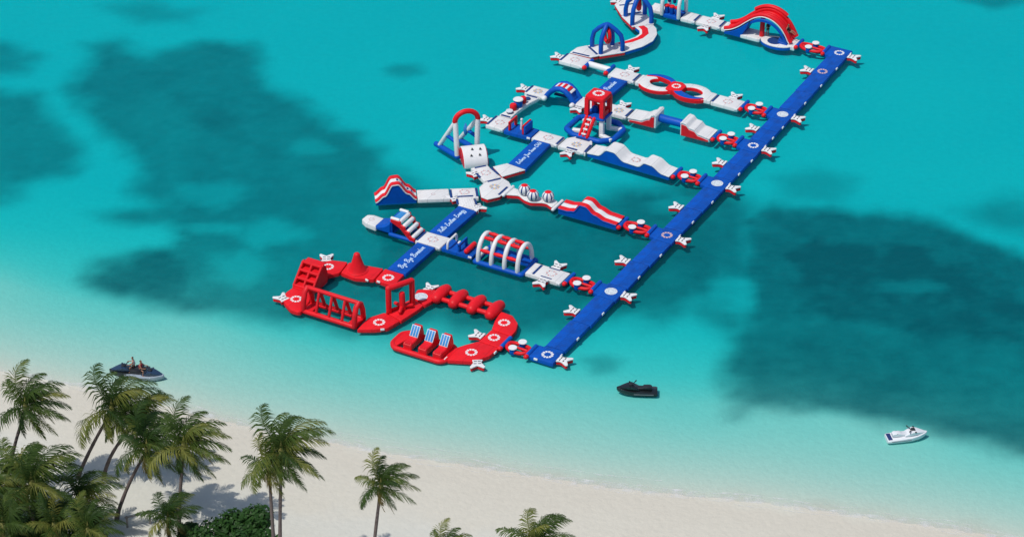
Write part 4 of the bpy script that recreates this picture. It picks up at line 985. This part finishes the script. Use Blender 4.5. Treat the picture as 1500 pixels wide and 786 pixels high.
deck('floating_deck', 'white deck between far blue arch and the back row', [(59.05, 23.65), (60.9, 21.88), (63.2, 23.6), (62.8, 25.4), (60.9, 25.4)], WDECK, base=RED, r=.08, strips=[((59.3, 23.5), (60.7, 22.15)), ((60.9, 24.9), (62.4, 23.3))])
deck('floating_deck', 'white deck between far blue arch and white drum gate', [(61.75, 21.9), (61.75, 20.35), (63.4, 20.35), (63.4, 21.95)], WDECK, r=.08)
t = T('drum_gate', 'white arched gate over a blue float with red-topped drums', 'gate', 62.35, 19.25)
t.put(MB().slab([(-1.0, -.95), (1.0, -.95), (1.0, .95), (-1.0, .95)], -.14, .3, .1, .1), 'float', BLUE)
for x in (-.95, .95):
    t.put(MB().tube([(x, -.9, .2), (x, -.85, 1.6), (x, -.5, 2.5), (x, 0, 2.8), (x, .5, 2.5), (x, .85, 1.6), (x, .9, .2)], .2), 'arch', WHITE)
for x in (-.6, 0, .6):
    d = t.put(MB().lathe([(.2, .25), (.24, .35), (.24, 1.05), (.18, 1.1)], (x, -.45, 0), 12), 'drum', BLUE)
    t.put(MB().lathe([(.05, 1.05), (.28, 1.06), (.30, 1.16), (.24, 1.24), (.05, 1.27)], (x, -.45, 0), 12), 'drum_top', RED, d)
    t.put(MB().tube([(x, .1, 2.0), (x, .1, 1.4)], .18), 'hanging_bag', NAVY)
t.put(MB().tube([(-.95, .1, 2.3), (.95, .1, 2.3)], .14), 'cross_beam', WHITE)
row_deck('plain white deck beside the white drum gate', 61.4, 63.2, 18.1, 16.42)
row_deck('white deck with dotted ring before the big red slide', 61.4, 63.15, 16.36, 13.55, em='dotted')
row_deck('short white deck at the foot of the big red slide', 61.4, 63.1, 13.5, 12.75, right=False, near=False)

# big curved red slide
t = T('curved_slide', 'big arched red slide with blue flanks over a round white deck', 'slide', 62.0, 9.2)
path = [(-3.75, .05, .32), (-3.0, .12, .55), (-2.2, .18, 1.05), (-1.4, .2, 1.75), (-.6, .2, 2.38), (.2, .2, 2.72), (1.0, .2, 2.72), (1.75, .22, 2.42), (2.4, .25, 1.88), (2.85, .28, 1.22), (3.12, .3, .70), (3.32, .3, .42)]
def cat(pts, n=5):
    P = [Vector(p_) for p_ in pts]; out = []
    for i in range(len(P) - 1):
        p0, p1, p2, p3 = P[max(0, i - 1)], P[i], P[i + 1], P[min(len(P) - 1, i + 2)]
        for j in range(n):
            q = j / n; out.append(.5 * ((2 * p1) + (p2 - p0) * q + (2 * p0 - 5 * p1 + 4 * p2 - p3) * q * q + (3 * p1 - p0 - 3 * p2 + p3) * q ** 3))
    return out + [P[-1]]
C = cat(path)
def sweep(sec, zmin=-9):
    R = []
    for i, c in enumerate(C):
        if c.z < zmin: continue
        d = (C[min(i + 1, len(C) - 1)] - C[max(i - 1, 0)]).normalized(); side = Vector((0, 1, 0)); nrm = side.cross(d) * -1
        if nrm.z < 0: nrm = -nrm
        R.append([c + side * a + nrm * b for a, b in sec])
    return MB().rings(R)
t.put(sweep([(-.62, 0), (-.62, -.2), (.62, -.2), (.62, 0)]), 'chute', RED)
for y in (-.78, .78):
    t.put(sweep([(y + .21 * cos(2 * pi * k / 10), .14 + .23 * sin(2 * pi * k / 10)) for k in range(10)]), 'side_wall', RED)
t.put(sweep([(.80 + .24 * cos(2 * pi * k / 10), .46 + .17 * sin(2 * pi * k / 10)) for k in range(10)], 2.15), 'back_rail', RED)
for y in (-.36, 0, .36): t.put(sweep([(y + .10 * cos(2 * pi * k / 8), .02 + .05 * sin(2 * pi * k / 8)) for k in range(8)]), 'chute_rib', RED)
t.put(sweep([(-.98 + .06 * cos(2 * pi * k / 6), .02 + .06 * sin(2 * pi * k / 6)) for k in range(6)]), 'white_piping', WHITE)
low = [(c.x, c.z - .18) for c in C]
k0 = [q for q in low if q[0] < -1.0]
t.put(MB().extrude_profile([(k0[0][0], -.1)] + k0 + [(-1.45, .9), (-1.75, .3), (-1.8, -.1)], -.92, 1.0, .04), 'entry_support', BLUE)
under = [q for q in low if q[0] > -1.05]
inner_ = [(x, z - (.32 if x < 1.8 else .32 + (x - 1.8) * .1)) for x, z in under if z > .55]
t.put(MB().extrude_profile(under + [(3.35, .12), (2.35, .12), (2.2, .6)] + inner_[::-1][3:], -.92, -.72, .03), 'flank_panel', BLUE)
t.put(MB().extrude_profile([(2.1, .1), (2.3, .9), (2.75, .7), (3.3, .25), (3.3, .1)], -.9, .95, .03), 'exit_support', BLUE)
t.put(MB().tube([(.1, -.15, .3), (.1, -.05, 2.35)], .25), 'centre_post', RED)
disc = [(2.0 + 1.75 * cos(2 * pi * k / 28), -.55 + 1.1 * sin(2 * pi * k / 28)) for k in range(28)]
t.put(MB().slab([(-2.0, -.95), (.2, -1.0), (.4, .9), (-1.8, .9)], -.13, .28, .06, .2), 'lower_deck', WDECK)
db = t.put(MB().slab(disc, -.13, .2, .06), 'round_base', BLUE); t.put(MB().slab(disc, .18, .32, .05), 'round_deck', WDECK)
t.put(MB().lathe([(.72, 0), (.78, .02), (.72, .03), (.02, .03)], (1.75, -.55, .315), 20), 'pool_hole', NAVY)
t.put(MB().slab([(2.9, -.95), (4.05, -.95), (4.05, .8), (3.2, .85)], -.12, .335, .06, .08), 'exit_deck', WDECK)

# ------------------------------------------------------------------ jet skis
def jetski(label, x, y, heading, hull_m, deck_m, seat_m, mat_m=None, tilt=0):
    e = bpy.data.objects.new('jet_ski', None); COL.objects.link(e); e.location = (x, y, 0); e.scale = (1, 1, .88); e.rotation_euler = (0, 0, heading); tag(e, label, 'jet ski', 'jet skis on the lagoon')
    def put(mb, nm, mt, par=None, sharp=45): return mb.build(nm, mt, par or e, sharp)
    # hull: stations along x (stern -1.65 .. bow 1.65)
    def loft(st):
        R = []
        for x_, hw_, z0, zg, z1, top in st:
            R.append([(x_, -hw_ * .35, z0), (x_, -hw_ * .85, z0 + (zg - z0) * .5), (x_, -hw_, zg), (x_, -hw_ * .97, z1), (x_, -hw_ * top, z1 + .03), (x_, hw_ * top, z1 + .03), (x_, hw_ * .97, z1), (x_, hw_, zg), (x_, hw_ * .85, z0 + (zg - z0) * .5), (x_, hw_ * .35, z0)])
        return MB().rings(R)
    put(loft([(-1.65, .52, -.1, .10, .28, .9), (-1.5, .57, -.18, .10, .30, .9), (-.6, .60, -.2, .12, .33, .88), (.3, .58, -.2, .15, .38, .85), (.9, .48, -.16, .22, .46, .8), (1.3, .32, -.05, .3, .52, .7), (1.58, .12, .12, .38, .54, .6), (1.66, .03, .3, .44, .54, .5)]), 'hull', hull_m)
    put(loft([(-.2, .34, .3, .45, .5, .7), (.15, .40, .3, .55, .70, .6), (.45, .42, .36, .6, .86, .55), (.8, .38, .4, .6, .80, .5), (1.2, .26, .44, .56, .66, .5), (1.5, .1, .46, .52, .57, .5)]), 'cowl', deck_m)
    put(loft([(-1.2, .22, .3, .5, .66, .7), (-1.05, .26, .3, .55, .74, .75), (-.55, .26, .3, .55, .72, .75), (-.45, .23, .3, .5, .62, .75), (.15, .22, .3, .5, .60, .75), (.3, .2, .3, .5, .66, .7)]), 'seat', seat_m)
    if mat_m: put(MB().box((-1.42, 0, .345), (.34, .9, .02), .008), 'rear_mat', mat_m)
    hb = put(MB().tube([(.12, -.40, .98), (.25, -.2, .96), (.32, 0, .90), (.25, .2, .96), (.12, .40, .98)], .035, n=6), 'handlebar', DARK)
    for s_ in (-1, 1): put(MB().tube([(.14, s_ * .30, .975), (.09, s_ * .46, .99)], .05, n=6), 'grip', DARK, hb)
    for s_ in (-1, 1): put(MB().box((.62, s_ * .40, .86), (.14, .12, .10), .03), 'mirror', DARK if mat_m else deck_m)
    put(MB().box((.5, 0, .93), (.3, .34, .10), .04), 'dash', DARK)
    put(MB().box((-.82, 0, .735), (.1, .5, .03), .01), 'seat_strap', DARK)
    for s_ in (-1, 1): put(MB().box((-.55, s_ * .585, .2), (1.6, .03, .07), .01), 'side_trim', GREY)
    return e
jetski('black jet ski floating alone off the blue walkway', 10.15, 172.9, radians(177), GELB, GELB, DARK)
jetski('white jet ski with navy rear mat at the dark patch edge', 31.2, 166.6, radians(10), GELW, GELW, GELW, MATN)
jetski('black jet ski with a rider beside the beach palms', -31.35, 175.65, radians(184), GELB, GELN, DARK)
jetski('navy and pale grey jet ski with a red-vested rider beside the beach palms', -30.05, 175.05, radians(-12), GELG, GELN, DARK)

# ------------------------------------------------------------------ people
def skin_mesh(name, verts, edges, radii, mat, parent, root=0, sub=2):
    me = bpy.data.meshes.new(name); me.from_pydata([tuple(v) for v in verts], edges, []); me.update()
    o = bpy.data.objects.new(name, me); COL.objects.link(o)
    md = o.modifiers.new('skin', 'SKIN'); md.use_smooth_shade = True
    for i, r in enumerate(radii):
        me.skin_vertices[0].data[i].radius = r if isinstance(r, tuple) else (r, r)
    me.skin_vertices[0].data[root].use_root = True
    o.modifiers.new('subdivision', 'SUBSURF').levels = sub; o.modifiers['subdivision'].render_levels = sub
    me.materials.append(mat)
    if parent: o.parent = parent
    return o
def person(label, loc, heading, J, top, bottom):
    """J: joints in metres, person faces +x; keys pelvis chest neck head  and per side knee ankle toe elbow wrist"""
    e = bpy.data.objects.new('person', None); COL.objects.link(e); e.location = loc; e.rotation_euler = (0, 0, heading); tag(e, label, 'person')
    V = []; E = []; R = []
    def v(p, r, link=None):
        V.append(Vector(p)); R.append(r)
        if link is not None: E.append((link, len(V) - 1))
        return len(V) - 1
    P = Vector(J['pelvis']); Cc = Vector(J['chest']); Nn = Vector(J['neck']); Hh = Vector(J['head'])
    pel = v(P, (.13, .15)); wa = v(P.lerp(Cc, .5), (.11, .13), pel); ch = v(Cc, (.12, .16), wa); nk = v(Nn, .055, ch)
    hb = v(Nn.lerp(Hh, .55), (.075, .07), nk); hd = v(Hh, (.10, .085), hb); v(Hh + (Hh - Nn).normalized() * .10, .06, hd)
    v(Hh + Vector((.105, 0, -.01)), .018, hd)
    for s_ in (-1, 1):
        v(Hh + Vector((-.005, s_ * .09, 0)), .018, hd)
        sh = v(Cc + Vector((0, s_ * .19, .08)), .06, ch); el = v(Vector(J['elbow']) * Vector((1, 0, 1)) + Vector((0, s_ * J['elbow'][1], 0)) if False else Vector((J['elbow'][0], s_ * J['elbow'][1], J['elbow'][2])), .042, sh)
        wr = Vector((J['wrist'][0], s_ * J['wrist'][1], J['wrist'][2])); w_ = v(wr, .03, el)
        d = (wr - V[el]).normalized(); pm = v(wr + d * .07, (.034, .022), w_); side = Vector((0, 1, 0))
        for k, ln in ((-1.5, .06), (-.5, .08), (.5, .085), (1.5, .07)): v(wr + d * (.08 + ln) + side * (k * .02) + Vector((0, 0, -.03)), .009, pm)
        v(wr + d * .07 + side * (-s_ * .05) + Vector((.02, 0, -.01)), .01, w_)
        hp = v(P + Vector((.02, s_ * .10, -.04)), .085, pel); kn = v((J['knee'][0], s_ * J['knee'][1], J['knee'][2]), .06, hp)
        an = v((J['ankle'][0], s_ * J['ankle'][1], J['ankle'][2]), .038, kn); v((J['toe'][0], s_ * J['toe'][1], J['toe'][2]), .03, an)
    skin_mesh('body', V, E, R, SKIN, e)
    skin_mesh('top', [P.lerp(Cc, .12), P.lerp(Cc, .55), Cc, Cc + (Nn - Cc) * .45, Cc + Vector((0, .2, .07)), Cc + Vector((0, -.2, .07))], [(0, 1), (1, 2), (2, 3), (2, 4), (2, 5)], [(.15, .17), (.135, .155), (.145, .185), (.09, .11), .075, .075], top, e)
    kn = [Vector((J['knee'][0], s_ * J['knee'][1], J['knee'][2])) for s_ in (-1, 1)]; hp = [P + Vector((.02, s_ * .10, -.04)) for s_ in (-1, 1)]
    skin_mesh('shorts', [P + Vector((0, 0, .06)), P, hp[0], hp[0].lerp(kn[0], .6), hp[1], hp[1].lerp(kn[1], .6)], [(0, 1), (1, 2), (2, 3), (1, 4), (4, 5)], [(.14, .165), (.145, .17), .105, .085, .105, .085], bottom, e)
    skin_mesh('hair', [Hh + Vector((-.035, 0, -.05)), Hh + Vector((-.03, 0, .05)), Hh + Vector((.02, 0, .085))], [(0, 1), (1, 2)], [(.085, .085), (.10, .09), (.07, .07)], HAIR, e)
    return e
SIT = dict(pelvis=(0, 0, .12), chest=(.06, 0, .50), neck=(.08, 0, .68), head=(.10, 0, .84), knee=(.38, .26, .06), ankle=(.30, .34, -.34), toe=(.48, .36, -.38), elbow=(.22, .30, .34), wrist=(.44, .28, .34))
person('person in black and pale top sitting upright on the black jet ski', (-30.95, 175.62, .70), radians(184), SIT, CL_W, CL_B)
person('person in red life vest sitting on the navy and pale grey jet ski', (-30.4, 175.12, .70), radians(-14), SIT, CL_R, CL_B)
SLIDE = dict(pelvis=(0, 0, .12), chest=(-.10, 0, .48), neck=(-.10, 0, .66), head=(-.06, 0, .82), knee=(.42, .14, .22), ankle=(.80, .14, .0), toe=(.90, .15, .12), elbow=(-.1, .34, .34), wrist=(.12, .36, .2))
gx, gy = W(62.3, 6.38); person('person in black clothes sliding down the big red slide', (gx, gy, 1.15), TH - .1, SLIDE, CL_B, CL_B)
STAND = dict(pelvis=(0, 0, .95), chest=(.0, 0, 1.32), neck=(.01, 0, 1.5), head=(.03, 0, 1.66), knee=(.03, .11, .5), ankle=(0, .12, .08), toe=(.16, .14, .03), elbow=(-.02, .27, 1.12), wrist=(.12, .26, .9))
gx, gy = W(62.1, 8.55); person('person in dark clothes standing beside the red post under the slide', (gx, gy, .28), TH + 2.6, STAND, CL_B, CL_B)

# ------------------------------------------------------------------ palms and beach shrubs
def leafmat(name, c0, c1, c2, trans=.35):
    m, n, l, p = nodemat(name)
    oi = n.new('ShaderNodeObjectInfo'); tc = n.new('ShaderNodeTexCoord')
    r = n.new('ShaderNodeValToRGB'); r.color_ramp.elements[0].color = (*c0, 1); r.color_ramp.elements[1].color = (*c2, 1)
    e = r.color_ramp.elements.new(.6); e.color = (*c1, 1)
    nz = n.new('ShaderNodeTexNoise'); nz.inputs['Scale'].default_value = 3.0
    l.new(tc.outputs['Object'], nz.inputs['Vector'])
    mx = n.new('ShaderNodeMath'); mx.operation = 'MULTIPLY_ADD'; mx.inputs[1].default_value = .5; mx.use_clamp = True
    ad = n.new('ShaderNodeMath'); ad.operation = 'MULTIPLY_ADD'; ad.inputs[1].default_value = .8; ad.inputs[2].default_value = -.15
    l.new(oi.outputs['Random'], ad.inputs[0]); l.new(nz.outputs['Fac'], mx.inputs[0]); l.new(ad.outputs[0], mx.inputs[2])
    l.new(mx.outputs[0], r.inputs[0]); l.new(r.outputs[0], p.inputs['Base Color'])
    p.inputs['Roughness'].default_value = .5; p.inputs['Specular IOR Level'].default_value = .3
    tl = n.new('ShaderNodeBsdfTranslucent'); l.new(r.outputs[0], tl.inputs[0])
    mxs = n.new('ShaderNodeMixShader'); mxs.inputs[0].default_value = trans
    l.new(p.outputs[0], mxs.inputs[1]); l.new(tl.outputs[0], mxs.inputs[2]); l.new(mxs.outputs[0], n['Material Output'].inputs['Surface'])
    return m
FROND = leafmat('palm_frond', (.024, .064, .013), (.085, .140, .026), (.32, .31, .07), .40)
OLDF = leafmat('old_palm_frond', (.16, .16, .035), (.28, .22, .06), (.26, .15, .06), .4)
SHRUB = leafmat('shrub_leaf', (.022, .070, .014), (.05, .13, .024), (.11, .19, .04))
TRUNK = plain('palm_trunk', (.135, .105, .095), .85, var=.35, scale=5)
STEM = plain('shrub_stem', (.10, .08, .06), .9)
RACH = plain('frond_rib', (.22, .21, .06), .6)
WIND = Vector((.92, .34, .12))
def frond_mesh(az, el, L, rnd, old):
    n = 11; d = Vector((cos(az) * cos(el), sin(az) * cos(el), sin(el))); p_ = Vector((0, 0, 0)); pts = [p_.copy()]; dirs = [d.copy()]
    for i in range(n):
        t_ = (i + 1) / n
        d = (d + WIND * (.15 * (.35 + t_)) + Vector((0, 0, -1)) * (.27 if not old else .42) * (.15 + t_)).normalized()
        p_ = p_ + d * (L / n); pts.append(p_.copy()); dirs.append(d.copy())
    mb = MB()
    # rib: narrow three-sided
    R = []
    for i, (a, b) in enumerate(zip(pts, dirs)):
        s_ = b.cross(Vector((0, 0, 1))); s_ = s_.normalized() if s_.length > .05 else Vector((1, 0, 0)); u_ = s_.cross(b).normalized(); w = .040 * (1 - .8 * i / n)
        R.append([a + s_ * w, a - s_ * w, a + u_ * w * 1.2])
    mb.rings(R)
    k = 38
    for j in range(k):
        t_ = .12 + .88 * j / (k - 1); f = t_ * n; i = min(int(f), n - 1); q = f - i
        a = pts[i].lerp(pts[i + 1], q); b = dirs[i].lerp(dirs[i + 1], q).normalized()
        s_ = b.cross(Vector((0, 0, 1))); s_ = s_.normalized() if s_.length > .05 else Vector((1, 0, 0)); u_ = s_.cross(b).normalized()
        ll = L * .29 * (sin(pi * min(1, .18 + .78 * t_)) ** .7) * rnd.uniform(.85, 1.12)
        for sg in (-1, 1):
            dr = (s_ * sg * .85 + b * (.55 + .5 * t_) + u_ * .15 + WIND * rnd.uniform(.2, .6) + Vector((0, 0, -1)) * rnd.uniform(.3, .85)).normalized()
            w = b * .033
            m1 = a + dr * ll * .5; d2 = (dr + Vector((0, 0, -.9)) + WIND * .3).normalized(); tip = m1 + d2 * ll * .55
            mb.add([a - w, a + w, m1 + w * 1.15, m1 - w * 1.15, tip], [(0, 1, 2, 3), (3, 2, 4)])
    return mb.mesh('frond', OLDF if old else FROND, sharp=0)
CROWNS = []
for c in range(5):
    rnd = random.Random(40 + c); ms = []
    N_ = 25
    for k in range(N_):
        age = k / (N_ - 1); az = k * 2.39996 + c * 1.3 + rnd.uniform(-.2, .2)
        el = radians(82 - 122 * age ** 1.05 + rnd.uniform(-12, 12)); L = (2.75 + 1.0 * sin(pi * min(1, .2 + age))) * rnd.uniform(.82, 1.15)
        ms.append(frond_mesh(az, el, L, rnd, age > .86))
    CROWNS.append(ms)
HEART = MB().lathe([(.10, -.45), (.20, -.2), (.22, .05), (.15, .35), (.05, .7), (.01, .95)], n=8).mesh('crown', RACH)
NUT = MB().lathe([(.02, -.13), (.09, -.08), (.12, 0), (.09, .08), (.02, .12)], n=8).mesh('coconut', OLDF)
def palm(label, base, crown, sc, kind, rotz=0.0, bow=.6, r0=.145):
    bx, by = base; bz = ground_z(bx, by)
    e = bpy.data.objects.new('palm_tree', None); COL.objects.link(e); e.location = (bx, by, bz); tag(e, label, 'palm tree', 'coconut palms on the beach')
    top = Vector(crown) - Vector((bx, by, bz))
    pts = []
    for i in range(11):
        t_ = i / 10; q = Vector((top.x * t_, top.y * t_, top.z * t_)); 
        side = Vector((top.x, top.y, 0)); q -= side * (bow * .5 * sin(pi * t_) * .6)
        pts.append(q)
    pts[0] -= Vector((0, 0, .25))
    rad = [r0 * (1.5 if i == 0 else 1.12 - .42 * i / 10) * (1.06 if i % 2 else .98) for i in range(11)]
    MB().tube(pts, rad, n=9, cap=False).build('trunk', TRUNK, e)
    h = bpy.data.objects.new('crown', HEART); COL.objects.link(h); h.parent = e; h.location = top; h.scale = (sc, sc, sc); h.rotation_euler = (0, 0, rotz)
    for ms in CROWNS[kind]:
        f = bpy.data.objects.new('frond', ms); COL.objects.link(f); f.parent = h
    for k in range(5):
        a = k * 1.26 + kind; f = bpy.data.objects.new('coconut', NUT); COL.objects.link(f); f.parent = h; f.location = (.24 * cos(a), .24 * sin(a), -.28 - .06 * (k % 2))
PALMS = [
 ('palm at the very left end of the beach with thin trunk and swept crown', (-38.6, 158.2), (-36.2, 158, 9.0), 1.08, 0, .1, .2),
 ('leaning palm with long bare slanted trunk whose crown rises over the ridden jet skis', (-33.4, 160.0), (-30.2, 160.1, 7.3), 1.15, 1, -.1, .12),
 ('shaded palm with curved trunk just right of the tallest leaning palm', (-31.4, 159.9), (-28.5, 160.0, 6.2), 1.06, 2, .2, .5),
 ('palm with dark curved trunk and yellowing lower fronds over the sand', (-29.7, 154.6), (-26.9, 154.8, 7.5), 1.06, 0, .15, .25),
 ('palm with full crown beside the yellowing palm, casting shade on the sand', (-24.6, 151.6), (-23.9, 153.2, 8.9), 1.12, 1, .0),
 ('taller palm of the pair standing behind the round-leaved shrub', (-16.5, 144.3), (-16.0, 145.6, 14.0), 1.1, 2, -.05),
 ('shorter palm of the pair standing behind the round-leaved shrub', (-16.8, 144.6), (-17.0, 146.0, 12.4), .85, 0, .5),
 ('lone slim palm standing by itself on the open sand', (-10.2, 144.6), (-9.15, 145.3, 11.3), .80, 1, .3, .3),
 ('palm showing only its crown tip beside the lone slim palm', (-4.9, 139), (-4.5, 139.2, 10.4), .68, 2, .0),
 ('palm showing its swept crown top at the open end of the sand', (1.0, 138), (1.5, 138, 12.0), .9, 0, .25),
 ('big foreground palm with spreading crown over the dense left thicket', (-34.8, 149.0), (-34.6, 150, 7.9), 1.2, 2, .25),
 ('dark low palm in the thicket between leaning trunks', (-32.4, 151.6), (-31.7, 152, 5.0), .95, 1, -.2),
 ('low palm with upright fronds next to the round-leaved shrub', (-24.8, 147.8), (-24.7, 148.2, 6.2), .78, 2, .6),
 ('low palm at the left edge of the thicket', (-38.9, 152.6), (-38.4, 153, 4.9), 1.0, 0, -.3),
 ('bright young palm low in front of the thicket', (-30.3, 145.6), (-30.1, 146, 6.9), .85, 1, .4),
 ('stubby palm deep in the thicket beside the big foreground palm', (-36.6, 147.0), (-36.4, 147.2, 6.4), .95, 1, .9),
 ('stubby palm under the dark low palm at the thicket edge', (-33.0, 147.2), (-32.8, 147.5, 6.2), .9, 0, 1.2),
 ('short palm behind the big foreground palm beside the leftmost trunk', (-37.4, 155.0), (-36.9, 155.2, 5.2), .9, 2, -.5),
]
for k, a in enumerate(PALMS): palm(*a[:4], (a[4] + k) % 5, *a[5:])

def shrub(label, cx, cy, rx, ry, h, n, seed, leaf=.16, mat=SHRUB):
    rnd = random.Random(seed); z0 = ground_z(cx, cy)
    e = bpy.data.objects.new('beach_shrub', None); COL.objects.link(e); e.location = (cx, cy, z0); tag(e, label, 'shrub', 'shrubs behind the beach')
    mb = MB(); lobes = [(rnd.uniform(-.75, .75) * rx, rnd.uniform(-.75, .75) * ry, h * rnd.uniform(.55, .98), rnd.uniform(.28, .48)) for _ in range(18)]
    lobes += [(a_[0] + rnd.uniform(-.3, .3), a_[1] + rnd.uniform(-.3, .3), a_[2] + rnd.uniform(.0, .35), rnd.uniform(.08, .15)) for a_ in lobes[:18]]
    for i in range(n):
        lx, ly, lz, lr = rnd.choice(lobes if rnd.random() < .25 else lobes[:18])
        d = Vector((rnd.gauss(0, 1), rnd.gauss(0, 1), rnd.gauss(.25, 1))).normalized()
        R_ = lr * min(rx, ry) * 1.1 * rnd.uniform(.72, 1.08)
        c = Vector((lx, ly, max(.1, lz - lr * 1.2))) + Vector((d.x * R_, d.y * R_, d.z * R_ * .9)); c.z = max(.05, c.z)
        nrm = (d + Vector((rnd.gauss(0, .5), rnd.gauss(0, .5), rnd.gauss(.4, .5)))).normalized()
        a = nrm.cross(Vector((rnd.gauss(0, 1), rnd.gauss(0, 1), rnd.gauss(0, 1)))).normalized(); b = nrm.cross(a)
        s_ = leaf * rnd.uniform(.7, 1.3)
        mb.add([c - a * s_, c - b * s_ * .55, c + a * s_, c + b * s_ * .55], [(0, 1, 2, 3)])
    o = mb.build('crown', mat, e, sharp=0); 
    st = MB()
    for k, (lx, ly, lz, lr) in enumerate(lobes[:7]): MB().tube([(lx * .2, ly * .2, -.1), (lx * .6, ly * .6, lz * .5), (lx, ly, lz * .8)], [.07, .05, .02], n=5).build('stem', STEM, e)
shrub('round-leaved dark green shrub in front of the palm pair', -20.8, 148.0, 4.2, 2.6, 4.4, 9500, 3, .19)
shrub('small dark green shrub between the round-leaved shrub and the low upright palm', -23.6, 146.8, 2.4, 2.0, 3.2, 3400, 4)
shrub('bright green undergrowth below the big foreground palm', -37.2, 149.4, 3.2, 2.4, 3.4, 5200, 5)
shrub('dark undergrowth in the shade between the thicket palms', -32.8, 149.2, 3.4, 2.4, 3.6, 5200, 6)
shrub('low green undergrowth beside the young palm', -28.6, 146.6, 2.6, 1.8, 2.6, 3000, 8)
shrub('dense dark undergrowth at the foot of the leftmost trunk', -38.6, 154.6, 2.6, 2.4, 2.6, 3400, 9)

# small wooden rail on the sand between the palms
e = bpy.data.objects.new('wooden_rail', None); COL.objects.link(e); gz = ground_z(-28.6, 153.6); e.location = (-28.6, 153.6, gz); tag(e, 'weathered wooden rail with post half hidden by young palm fronds', 'rail')
MB().box((-.1, 0, .45), (.14, .14, 1.2), .02).build('post', WOOD, e)
MB().box((1.55, .45, .45), (.14, .14, 1.2), .02).build('post', WOOD, e)
MB().tube([(-.2, -.03, .95), (1.7, .48, 1.0)], .07, n=6).build('hand_rail', WOOD, e)
